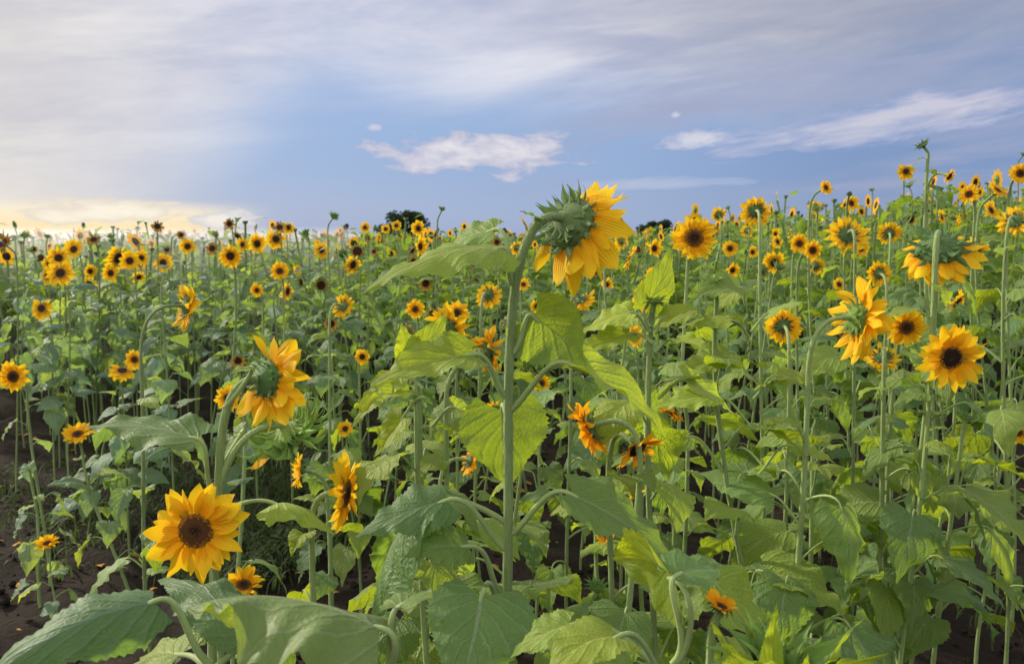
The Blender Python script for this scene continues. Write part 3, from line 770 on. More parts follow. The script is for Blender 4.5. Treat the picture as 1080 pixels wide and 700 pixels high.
# ---- foreground leaves, on plants whose tops are just below the frame
def fore(label, sx, sy, D, leaves, kind='none', top_py=None, **kw):
    base = V((P(sx, sy, D).x, D, 0)); USED.append((base.x, D))
    H = P(sx, top_py or 690, D)
    def hand(root, b, _):
        for A, B, T, N, k in leaves:
            hand_leaf(root, b, P(A[0], A[1], D + (A[2] if len(A) > 2 else 0)), P(B[0], B[1], D + B[2]), P(T[0], T[1], D + T[2]), V(N), pr=.0035, **k)
    return plant(base, H, kw.pop('d', V((.1, 0, 1))), label, kind=kind, lod=0, hand=hand, r0=.008, r1=.005, nleaf=kw.pop('nleaf', 4), lsize=.13, t0=.3, t1=.8, **kw)
fore('foreground plant at the bottom left whose big dark leaf droops to the corner', 222, 720, .80, [
    ((222, 700), (162, 634, -.02), (-40, 735, -.12), (.25, -.42, .87), K(width=.52, bulge=.17, fold=-.1, curl=.4, ripple=.03, seed=101, col_=(.8, .9, 1.3, 1))),
    ((222, 710), (262, 660, .02), (170, 607, .12), (.1, -.1, 1), K(width=.55, bulge=.12, fold=.1, curl=.3, seed=102, young=-.1)),
    ((222, 715), (190, 690, .05), (150, 690, .12), (0, -.3, .9), K(width=.8, seed=103, young=.5))], top_py=715, seed=91, nleaf=0)
fore('foreground plant whose wide pale crumpled leaf spans the bottom left of centre', 400, 740, .74, [
    ((398, 735), (402, 662, -.03), (205, 632, .02), (.12, .12, .95), K(width=.85, bulge=.14, fold=-.15, curl=.5, ripple=.14, twist=.3, seed=104, col_=(1.25, 1.1, 1.3, 1))),
    ((400, 740), (420, 640, .02), (452, 622, .08), (-.3, -.3, .9), K(width=.9, bulge=.1, seed=105, young=.1))], top_py=745, seed=92, nleaf=0)
fore('foreground stalk at bottom centre-right holding a cupped yellow-green leaf', 708, 720, .85, [
    ((708, 705), (712, 612, 0), (652, 588, .1), (.75, .45, .35), K(width=1.25, bulge=.12, fold=-.2, curl=.1, seed=106, young=1.0)),
    ((709, 700), (714, 606, 0), (760, 592, .06), (.1, -.3, .9), K(width=.8, bulge=.1, seed=107, young=.2)),
    ((705, 720), (650, 672, -.05), (575, 720, -.1), (-.1, -.1, .95), K(width=1.0, bulge=.2, seed=108, young=.8)),
    ((705, 715), (600, 660, .02), (540, 690, .02), (-.1, -.3, .95), K(width=.9, bulge=.15, seed=109, young=.6))], top_py=730, seed=93, nleaf=3)
def bigbud():
    D = .78
    base = V((P(825, 740, D).x, D, 0)); USED.append((base.x, D))
    H = P(822, 722, D)
    def hand(root, b, _):
        rd = random.Random(8)
        for i, (tx, ty, dd) in enumerate(((742, 655, -.03), (790, 652, .03), (818, 640, -.02), (868, 668, .02), (908, 655, .03), (935, 690, -.02), (770, 690, -.06), (850, 690, -.06), (895, 700, -.05))):
            hand_leaf(root, b, H - UP * .01, P(800 + i * 6, 722, D + dd * .4), P(tx, ty, D + dd), V((tx - 822, -60, 40)).normalized(), width=.34 if i else .5, bulge=-.12 + .05 * (i % 3), fold=.45, curl=0, ripple=.05, seed=120 + i, young=.75, pr=.002, twist=rd.uniform(-.8, .8), tipdrop=rd.uniform(-.1, .15))
    plant(base, H, V((.05, -.15, 1)), 'big yellow-green sunflower bud with spreading pointed leaves at the bottom edge', kind='bud', R=.035, lod=0, hand=hand, bracts=34, blen=1.35, gcol=(1.7, 1.6, .9, 1), nleaf=5, lsize=.15, t0=.3, t1=.85, seed=94, neck=.05)
bigbud()

# ---- middle-distance blooms one can pick out
MIDS = [  # px, py, D, dia, face, kind, label
 (64, 288, 4.6, 27, (.1, -.9, .3), 'open', 'largest bloom of the tight cluster at the far left'),
 (62, 272, 5.0, 22, (.2, -.9, .2), 'open', 'upper bloom in the tight cluster at the far left'),
 (78, 263, 5.4, 20, (0, -.9, .3), 'open', 'topmost right bloom of the far left cluster'),
 (50, 291, 5.0, 18, (-.3, -.9, .1), 'open', 'lower left bloom of the far left cluster'),
 (52, 278, 5.6, 14, (0, -1, .1), 'open', 'small bloom at the left of the far left cluster'),
 (4, 257, 4.6, 24, (-.2, -.6, .5), 'dry', 'browned drying head on the skyline at the left edge'),
 (26, 249, 5.5, 12, (.3, -.3, .7), 'bud', 'greenish bud on the skyline near the left edge'),
 (50, 250, 5.8, 8, (.3, -.3, .7), 'bud', 'little bud on the skyline above the far left cluster'),
 (99, 253, 5.2, 14, (.1, -.6, .5), 'dry', 'brown dry head on the left skyline'),
 (117, 250, 5.4, 10, (.1, -.3, .8), 'bud', 'round green bud right of the brown dry head, left skyline'),
 (95, 286, 5.2, 14, (.8, -.5, 0), 'open', 'bloom in profile right of the far left cluster'),
 (117, 288, 5.0, 18, (-.1, -.95, .1), 'open', 'lower bloom of the second left cluster'),
 (124, 272, 5.4, 22, (.7, -.2, -.2), 'droop', 'folded bloom at the left of the second left cluster'),
 (137, 275, 5.2, 20, (.1, -.95, .1), 'open', 'middle bloom of the second left cluster'),
 (149, 272, 5.6, 16, (.1, -.95, .1), 'open', 'right bloom of the second left cluster'),
 (172, 277, 5.3, 20, (0, -.95, .2), 'open', 'single bloom right of the second left cluster'),
 (166, 239, 5.0, 13, (.3, -.6, .3), 'dry', 'tall dry bloom standing above the left skyline'),
 (191, 248, 5.6, 9, (.1, -.8, .3), 'dry', 'tiny dark head on the left skyline'),
 (198, 260, 5.6, 17, (.1, -.9, .2), 'open', 'skyline bloom right of the tall dry one'),
 (224, 262, 5.4, 14, (.1, -.9, .2), 'dry', 'brownish bloom left of the brightest left bloom'),
 (242, 236, 5.0, 12, (.1, -.8, .1), 'dry', 'dark head above the brightest left bloom'),
 (256, 258, 5.6, 15, (-.3, -.8, .1), 'open', 'bloom partly behind the brightest left bloom'),
 (271, 257, 5.3, 20, (.6, -.6, 0), 'open', 'sideways bloom right of the brightest left bloom'),
 (295, 240, 5.0, 14, (.1, -.5, .3), 'dry', 'dry drooping head on the skyline left of centre'),
 (291, 252, 5.6, 15, (.3, -.7, 0), 'droop', 'bloom just under the dry drooping skyline head'),
 (304, 240, 5.8, 10, (.3, -.7, 0), 'droop', 'thin bloom beside the dry drooping skyline head'),
 (323, 246, 6.0, 9, (0, -.7, .3), 'bud', 'small bud on the skyline left of the tall weedy bud'),
 (352, 229, 4.6, 11, (.5, -.5, .5), 'bud', 'tall leafy plant with a nodding bud above the skyline, left of centre'),
 (339, 264, 4.8, 17, (0, -1, .1), 'open', 'neat round bloom left of centre near the skyline'),
 (385, 240, 5.6, 11, (0, -1, .2), 'open', 'bloom rising just above the skyline left of the dark tree'),
 (372, 279, 4.6, 17, (.7, -.4, -.2), 'droop', 'folded bloom on a stem below a dark seed head'),
 (377, 265, 5.0, 14, (0, -1, .1), 'spent', 'dark petalless seed head facing the viewer near the skyline'),
 (339, 301, 4.6, 13, (0, -1, .2), 'spent', 'dark petalless seed head below the neat round bloom'),
 (303, 307, 4.5, 16, (.9, -.2, -.1), 'droop', 'thin sideways bloom beside a straight stem at the left'),
 (418, 238, 6.0, 11, (-.2, -.9, .2), 'open', 'small bloom in front of the dark tree'),
 (441, 241, 5.5, 16, (.5, -.7, .1), 'open', 'bloom on the skyline in front of the right side of the dark tree'),
 (443, 260, 4.9, 20, (.75, -.4, 0), 'open', 'tall sideways bloom below the dark tree'),
 (466, 221, 4.6, 8, (.3, -.3, .7), 'bud', 'thin tall plant with a bud right of the dark tree'),
 (449, 299, 4.6, 16, (0, -1, .2), 'dry', 'dried bloom with dark disc left of the long hanging leaf'),
 (349, 341, 3.9, 16, (.2, -.8, -.1), 'dry', 'faded brown bloom under the nodding rear-facing one'),
 (251, 380, 3.8, 16, (.2, -.8, -.1), 'dry', 'faded bloom behind the forked sunflower at the left'),
 (129, 391, 3.6, 20, (.2, -.3, .6), 'droop', 'shabby bloom above a leafy stem at the left'),
 (44, 325, 4.6, 17, (0, -.9, .2), 'droop', 'pale small bloom low in the hazy left rows'),
 (182, 300, 3.6, 22, (.3, .5, -.7), 'spent', 'dark nodding head above the swan-necked bloom'),
 (690, 262, 4.6, 18, (.4, -.8, 0), 'open', 'bloom near the skyline left of the upright round one'),
 (770, 262, 4.8, 16, (-.3, -.8, .1), 'open', 'dull bloom near the skyline right of the upright round one'),
 (820, 255, 5.0, 14, (.4, -.7, .2), 'open', 'small dull bloom right of the bare-stemmed skyline flower'),
 (908, 262, 4.2, 18, (.1, -.9, .1), 'open', 'yellow bloom behind the pale straight stem'),
 (950, 235, 4.6, 8, (.6, -.4, .4), 'spent', 'dark leaning seed head on the skyline at the right'),
 (862, 222, 4.8, 9, (-.2, -.4, .8), 'bud', 'round bud left of the thin-stemmed skyline bloom'),
 (1045, 222, 4.4, 20, (.3, -.6, .3), 'open', 'bloom at the right between taller skyline blooms'),
 (1030, 262, 4.0, 22, (.2, -.7, -.1), 'droop', 'bloom behind the large nodding sunflower at the right'),
 (885, 300, 3.8, 14, (.1, -.7, .3), 'open', 'little orange bloom behind the ragged golden one'),
 (1010, 318, 3.6, 22, (.4, -.4, -.4), 'droop', 'yellow bloom between leaves under the large nodding sunflower'),
 (640, 300, 4.4, 14, (.3, -.7, 0), 'open', 'small bloom just right below the drooping sunflower'),
 (552, 300, 4.2, 14, (.1, -.6, .3), 'open', 'tiny bloom behind the tall stem near its bend'),
 (410, 345, 3.4, 15, (-.2, -.7, .2), 'bud', 'pale green starry bud left of the bright leaf'),
 (382, 376, 3.0, 16, (.3, -.8, 0), 'open', 'tiny orange bloom beneath the starry bud'),
 (690, 290, 3.9, 15, (.2, -.7, -.3), 'droop', 'small orange blooms under the upright round flower'),
 (364, 452, 3.0, 16, (.1, -.6, .2), 'open', 'tiny yellow bloom low left of centre'),
]
for px, py, D, dia, face, kind, label in MIDS:
    rd = random.Random(px * 31 + py)
    Pn(px, py, D, max(dia, 9), face, label, kind=kind, lod=1, bpx=px + rd.uniform(-8, 8), bpy=400, nleaf=rd.randint(12, 15), lsize=.108, group=MIDG,
       r0=.0058, r1=.004, neck=.1, t1=.97, t0=.4, R=(dia / 2 / F * D) * (.45 if kind == 'open' else (.9 if kind == 'spent' else .6)))

# ---- the rows between them
NHAND = len(USED)
grid = []
y = 1.75
while y < 13:
    x = -.8 * y
    while x < .8 * y:
        grid.append((x + rng.uniform(-.13, .13), y + rng.uniform(-.12, .12)))
        x += .34
    y += .34
grid.sort(key=lambda p: p[1])
placed = 0
TOTAL = 300
STATE = {'open': 'an open yellow bloom', 'droop': 'a drooping faded bloom', 'bud': 'a closed green bud', 'dry': 'a dry brown head', 'spent': 'a dark petalless seed head'}
def where(px):
    for lim, w in ((120, 'at the hazy left edge'), (260, 'in the left rows'), (420, 'left of the dark tree'), (560, 'behind the tall stem'),
                   (700, 'below the drooping sunflower'), (830, 'by the upright round flower'), (960, 'behind the ragged golden bloom'), (2000, 'at the right edge')):
        if px < lim: return w
far_pts = []
for x, y in grid:
    px, py = proj(V((x, y, 0)))
    if px < -90 or px > 1170: continue
    if px < 400 and y < 5.0 + .5 * math.sin(px * .03):
        if not (y > 3.4 and rng.random() < .07): continue
    if px > 975 and y < 4.1 and rng.random() < .88: continue
    if 385 <= px and y < 3.0 and rng.random() < .25: continue
    if any((x - a) ** 2 + (y - b) ** 2 < (.05 if y < 3 else .035) for a, b in USED): continue
    if NHAND + placed >= TOTAL:
        far_pts.append((x, y)); continue
    rise = max(0, (px - 640) / 440)
    if y < 3: cap = CAM_H - (rng.uniform(70, 190)) / F * y
    elif y < 4.6: cap = CAM_H - rng.uniform(22, 90) / F * y + .42 * rise
    else: cap = CAM_H + rng.uniform(-.34, .02) + .62 * rise + (rng.random() < .12) * rng.uniform(.03, .13)
    if px < 385 and y < 4.4: cap = rng.uniform(.35, .9)
    if 930 < px < 1020: cap = min(cap, CAM_H + .12)
    for hx, hy, hr, hD in heads_px:
        if hD > y and abs(px - hx) < hr + 40 / y + 6:
            zmax = CAM_H - ((hy + hr) - 250 + 14) / F * y
            cap = min(cap, zmax)
    if cap < .45: 
        if rng.random() < .5: continue
        cap = .45 + rng.uniform(0, .15)
    kind = rng.choices(('open', 'droop', 'bud', 'dry', 'spent'), (24, 16, 36, 11, 6))[0]
    if px < 640 and kind in ('open', 'droop') and rng.random() < .75: kind = rng.choice(('bud', 'bud', 'dry'))
    if y < 3.2: kind = 'bud' if rng.random() < .8 else 'open'
    face = V((rng.gauss(.25, .55), -.75 + rng.gauss(0, .35) if rng.random() < .68 else .7, rng.uniform(-.35, .4)))
    if kind == 'bud': face = V((rng.uniform(-.4, .4), rng.uniform(-.5, .2), .8))
    rad = rng.uniform(.038, .062) if kind == 'open' else .045
    Rr = {'open': rad * .42, 'droop': rad * .5, 'bud': rng.uniform(.012, .02), 'dry': rad * .45, 'spent': rad * .65}[kind]
    H = V((x + rng.gauss(0, .11), y + rng.uniform(-.08, .08), cap))
    hp = proj(H)
    tall = 'tall' if cap > 1.42 else ('short' if cap < 1.0 else 'medium-high')
    turn = 'turned left' if face.x < -.35 else ('turned right' if face.x > .6 else ('seen from behind' if face.y > 0 else 'facing forward'))
    if kind == 'bud': turn = ('small' if Rr < .0155 else 'plump') + ' and upright'
    deep = 'nearest row' if y < 3 else ('second row' if y < 4.5 else ('halfway back' if y < 6 else ('deep in' if y < 7 else 'farther still')))
    lab = '%ssunflower, %s %s, %s, %s' % ({'tall': 'tall ', 'short': 'low ', 'medium-high': ''}[tall], STATE[kind].split(' ', 1)[1], turn, where(px), deep)
    near_lod = y < 2.6
    plant(V((x, y, 0)), H, face, lab, group=MIDG if y > 3 else NEAR, lod=0 if near_lod else 1, kind=kind, R=Rr, L=rad * .66, seed=1000 + placed,
          nleaf=rng.randint(14, 18) if y > 2.6 else rng.randint(12, 15), lsize=rng.uniform(.08, .115), r0=.006, r1=.004, neck=rng.uniform(.05, .1), young=.25 if y < 3 else -.12,
          sep_bracts=False, sway=.08, top_young=.45 if y < 3 else .15, t0=.37 if y > 3 else .34, elev=8)
    USED.append((x, y)); placed += 1

# ---- the far rows: one mass
def far_field():
    def proto(rd, state):
        mb = MB()
        h = 1.0
        mb.tube([V((0, 0, .2)), V((rd.uniform(-.02, .02), rd.uniform(-.02, .02), .6)), V((0, 0, h))], lambda t: .011, 3, 1, False)
        az = rd.uniform(0, 6)
        for i in range(13):
            z = .45 + .53 * i / 12; az += 2.4
            s = (.14 if i < 11 else .10) * rd.uniform(.8, 1.25)
            p = .09; up = rd.uniform(.0, .6)
            o = V((math.cos(az), math.sin(az), 0)); B = V((0, 0, z)) + o * p + UP * p * up
            T = B + (o + UP * rd.uniform(-.9, .15)).normalized() * s
            N = (UP + o * .3).normalized()
            blade(mb, B, T, N, 1.0, .12, .3, .2, .03, rd, 4, 2, 0)
        if state != 'bud':
            face = V((rd.gauss(.2, .8), -.8 if rd.random() < .6 else .7, rd.uniform(-.8, .3))).normalized()
            M = Matrix.Translation(V((0, 0, h + .02))) @ facing(face).to_4x4()
            Rr = rd.uniform(.013, .026)
            hb = MB()
            if state in ('open', 'droop'):
                rows = []; n = 18
                rows.append([V((.9 * math.cos(6.283 * k / n), .9 * math.sin(6.283 * k / n), .4)) for k in range(n + 1)])
                rows.append([V(((2.35 if k % 2 else 1.7) * math.cos(6.283 * k / n), (2.35 if k % 2 else 1.7) * math.sin(6.283 * k / n), .5)) for k in range(n + 1)])
                hb.grid(rows, 2)
            n = 9
            hb.grid([[V((r * math.cos(6.283 * k / n), r * math.sin(6.283 * k / n), z)) for k in range(n + 1)] for r, z in ((1.05, .42), (.7, .6), (.01, .66))], 3 if state != 'dry' else 4)
            hb.grid([[V((r * math.cos(6.283 * k / n), r * math.sin(6.283 * k / n), z)) for k in range(n + 1)] for r, z in ((.2, 0), (1.1, .4))], 5)
            mb.add(hb, M @ Matrix.Scale(Rr if state == 'open' else Rr * 1.4, 4))
        else:
            n = 8; r = rd.uniform(.012, .02); hb = MB()
            hb.grid([[V((q * (1 + .35 * (k % 2)) * math.cos(6.283 * k / n), q * (1 + .35 * (k % 2)) * math.sin(6.283 * k / n), z)) for k in range(n + 1)] for q, z in ((.3, -.3), (1, .2), (1.25, .9), (.2, 1.0))], 5)
            mb.add(hb, Matrix.Translation(V((0, 0, h))) @ Matrix.Scale(r, 4))
        return mb
    rd = random.Random(77)
    protos = [proto(rd, s) for s in ('open',) * 8 + ('bud',) * 9 + ('spent', 'dry', 'dry', 'droop')]
    arr = []
    for p in protos:
        arr.append((np.array(p.v), [np.array(f) for f in p.f], np.array(p.mi)))
    vs, fs, mis = [], [], []; off = 0
    pts = list(far_pts)
    yy = 13.0
    while yy < 60:
        st = .36 + (yy - 13) * .017
        x = -.74 * yy
        while x < .74 * yy:
            pts.append((x + rd.uniform(-.4, .4) * st, yy + rd.uniform(-.4, .4) * st)); x += st
        yy += st
    for x, y in pts:
        k = rd.randrange(len(arr))
        if k < 8 and rd.random() < (.72 if x < 0 else .4): k = 8 + rd.randrange(len(arr) - 8)
        v, f, mi = arr[k]
        px = 540 + F * x / y
        a = rd.gauss(0, .8); h = CAM_H + rd.uniform(-.3, .03) + .6 * max(0, (px - 640) / 440) + (rd.random() < .14) * rd.uniform(.03, .2)
        c, s = math.cos(a), math.sin(a); sc = rd.uniform(.9, 1.25)
        w = v.copy()
        w[:, 0] = (v[:, 0] * c - v[:, 1] * s) * sc + x; w[:, 1] = (v[:, 0] * s + v[:, 1] * c) * sc + y
        w[:, 2] = v[:, 2] * h
        w[:, 0] += v[:, 2] ** 2 * rd.gauss(0, .09); w[:, 1] += v[:, 2] ** 2 * rd.gauss(0, .06)
        vs.append(w); fs += [tuple(int(q) for q in (ff + off)) for ff in f]; mis.append(mi); off += len(v)
    me = bpy.data.meshes.new('distant_sunflowers')
    me.from_pydata(np.concatenate(vs).tolist(), [], fs)
    for m in (LEAF_FAR, STEM, PETAL, D_DARK, D_BROWN, RECEPT): me.materials.append(m)
    me.polygons.foreach_set('material_index', np.concatenate(mis).astype(np.int32))
    me.polygons.foreach_set('use_smooth', [True] * len(fs))
    o = link('distant_sunflowers', me)
    tag(o, 'mass of distant sunflower rows fading to the skyline', 'sunflower field', kind='stuff')
far_field()

# ------------------------------------------------------------------ ground
def ground():
    n = 420
    s = np.linspace(-1, 1, n); ax = 2.6 * np.sinh(6.0 * s)
    X, Y = np.meshgrid(ax, ax + 4.0)
    r = np.random.RandomState(4); Z = np.zeros_like(X)
    for _ in range(40):
        a = r.uniform(0, 6.28); k = r.uniform(1.5, 22); Z += np.sin((X * np.cos(a) + Y * np.sin(a)) * k + r.uniform(0, 6.28)) * .02 / k ** .75
    Z += .025 * np.sin(X * 6.283 / .7 + .3 * np.sin(Y))
    Z += r.uniform(-.008, .008, X.shape)
    fade = np.clip((30 - np.hypot(X, Y - 4)) / 20, 0, 1)
    Z = Z * fade - .01
    v = np.stack([X.ravel(), Y.ravel(), Z.ravel()], 1)
    idx = np.arange(n * n).reshape(n, n)
    f = np.stack([idx[:-1, :-1].ravel(), idx[:-1, 1:].ravel(), idx[1:, 1:].ravel(), idx[1:, :-1].ravel()], 1)
    me = bpy.data.meshes.new('ground'); me.from_pydata(v.tolist(), [], f.tolist())
    me.polygons.foreach_set('use_smooth', [True] * len(f))
    m, t = mat('field_soil')
    tc = t.node('ShaderNodeTexCoord').outputs['Object']
    n1 = t.noise(tc, 1.3, 4, .6); n2 = t.noise(tc, 28, 5, .65); n3 = t.noise(tc, 140, 3, .6)
    c = t.mix(n2, col(.013, .0095, .0075), col(.046, .034, .027))
    c = t.mix(t.m('MULTIPLY', t.ss(n1, .45, .7), .6), c, col(.055, .05, .03))
    c = t.mix(t.ss(n3, .64, .78), c, col(.085, .066, .05))
    # beyond the rows the land is green
    sx = t.sep(tc); d = t.m('SQRT', t.m('ADD', t.m('POWER', sx[0], 2.0), t.m('POWER', sx[1], 2.0)))
    c = t.mix(t.ss(d, 14.0, 40.0), c, col(.045, .075, .03))
    p = principled(t, c, .95, .1, t.m('ADD', n2, t.m('MULTIPLY', n3, .4)), .9, .03)
    finish(t, p.outputs[0])
    me.materials.append(m)
    tag(link('ground', me), kind='structure')
ground()

def scatter_stuff():
    rd = random.Random(21)
    # clods of earth
    mb = MB()
    def lump(c, s):
        seg = 6; rows = []
        for i in range(5):
            th = math.pi * i / 4
            rows.append([c + V((math.sin(th) * math.cos(6.283 * k / seg), math.sin(th) * math.sin(6.283 * k / seg), math.cos(th) * .65)) * s * rd.uniform(.75, 1.2) for k in range(seg)])
            rows[-1].append(rows[-1][0])
        mb.grid([list(reversed(r)) for r in rows])
    for _ in range(2600):
        y = rd.uniform(2.2, 6.5); x = rd.uniform(-.72, .72) * y
        lump(V((x, y, .0)), rd.choice((.006, .009, .012, .02)) * rd.uniform(.7, 1.4))
    soil = bpy.data.materials['field_soil']
    tag(link('soil_clods', mb.mesh('soil_clods', [soil])), 'loose crumbled clods of dark soil between the rows', 'soil clods', kind='stuff')
    # low weeds
    W = plain('weed_green', (.06, .085, .032), .7, .2, .5, 40, 0, (.12, .2, .03), .3)
    mb = MB()
    patches = [(G(315, 555), .45, 1500), (G(250, 600), .3, 500), (G(130, 560), .5, 350), (G(330, 500), .6, 900), (G(900, 600), .6, 250), (G(60, 520), .6, 500), (G(180, 520), .6, 600)]
    for c, r, n in patches:
        for _ in range(n):
            a = rd.uniform(0, 6.283); q = r * math.sqrt(rd.random()) * rd.uniform(.6, 1.2)
            b = V((c.x + math.cos(a) * q, c.y + math.sin(a) * q * 1.2, -.01)); h = rd.uniform(.03, .13)
            o = V((rd.uniform(-1, 1), rd.uniform(-1, 1), 0)).normalized(); lat = o.cross(UP)
            w = rd.uniform(.002, .006)
            pts = [b, b + UP * h * .6 + o * h * .15, b + UP * h * .85 + o * h * .5, b + UP * h * .8 + o * h * .9]
            mb.grid([[p - lat * w * k, p + lat * w * k] for p, k in zip(pts, (.6, 1, .8, .1))])
    tag(link('low_weeds', mb.mesh('low_weeds', [W])), 'sparse low weeds and grass on the bare soil', 'weeds', kind='stuff')
    # dry litter
    mb = MB()
    for _ in range(260):
        y = rd.uniform(2.3, 6); x = rd.uniform(-.7, .7) * y
        a = rd.uniform(0, 6.28); B = V((x, y, .012)); T = B + V((math.cos(a), math.sin(a), rd.uniform(-.1, .3))) * rd.uniform(.02, .06)
        blade(mb, B, T, V((0, 0, 1)), .8, .2, .3, .5, .1, rd, 4, 2)
    tag(link('dry_leaf_litter', mb.mesh('dry_leaf_litter', [DRY])), 'scraps of dry fallen leaf on the soil', 'leaf litter', kind='stuff')
scatter_stuff()

# ------------------------------------------------------------------ far trees
CROWN = plain('tree_foliage', (.03, .05, .028), .7, .2, .5, .8, 0, (.06, .1, .02), .2)
BARK = plain('tree_bark', (.07, .05, .035), .9, .1, .4, 3)
def tree(x, y, h, w, label, seed):
    rd = random.Random(seed)
    root = root_at(V((x, y, 0)), label, 'trees on the horizon', 'tree', 'tree')
    mb = MB(); tips = []
    mb.tube([V((0, 0, -.2)), V((.1, 0, h * .25)), V((.05, .05, h * .5))], lambda t: h * (.045 - .02 * t), 8, 0, False)
    for k in range(9):
        a = 6.283 * k / 9 + rd.uniform(-.3, .3); e = rd.uniform(.25, 1.2); l = rd.uniform(.35, .5)
        s = V((.05, .05, h * rd.uniform(.25, .5)))
        en = s + V((math.cos(a) * math.cos(e) * w * l, math.sin(a) * math.cos(e) * w * l, math.sin(e) * h * l))
        mb.tube([s, (s + en) / 2 + UP * .15, en], lambda t: h * (.018 - .012 * t), 5, 0, False); tips.append(en)
    link('trunk', mb.mesh('trunk', [BARK]), root)
    cb = MB()
    blobs = [(en, rd.uniform(.10, .22) * w) for en in tips] + [(V((rd.uniform(-.25, .25) * w, rd.uniform(-.25, .25) * w, h * rd.uniform(.45, .85))), rd.uniform(.09, .2) * w) for _ in range(12)]
    for c, r in blobs:
        for _ in range(300):
            u = V((rd.gauss(0, 1), rd.gauss(0, 1), rd.gauss(0, 1))).normalized() * r * rd.random() ** .4
            p = c + V((u.x, u.y, u.z * .75)); s = rd.uniform(.10, .22)
            n = V((rd.gauss(0, 1), rd.gauss(0, 1), rd.gauss(0, 1))).normalized(); a = n.orthogonal().normalized(); b = n.cross(a)
            cb.grid([[p - a * s, p + b * s * .5], [p - b * s * .5, p + a * s]])
    link('crown', cb.mesh('crown', [CROWN]), root)
tree((428 - 540) / F * 82, 82, 4.1, 5.2, 'round dark tree on the horizon left of the drooping sunflower', 3)
tree((690 - 540) / F * 95, 95, 3.6, 4.6, 'small dark tree on the horizon right of the drooping sunflower', 5)
tree((835 - 540) / F * 100, 100, 2.6, 5.5, 'low dark tree on the horizon behind the right rows', 8)

# ------------------------------------------------------------------ light and sky
SUN_AZ, SUN_EL = R_(-56), R_(25)
sd = V((math.sin(SUN_AZ) * math.cos(SUN_EL), math.cos(SUN_AZ) * math.cos(SUN_EL), math.sin(SUN_EL)))
sun = bpy.data.lights.new('sun', 'SUN'); sun.energy = 5.0; sun.angle = R_(3); sun.color = (1.0, .91, .76)
so = bpy.data.objects.new('sun', sun); C.objects.link(so)
so.rotation_euler = sd.to_track_quat('Z', 'Y').to_euler()

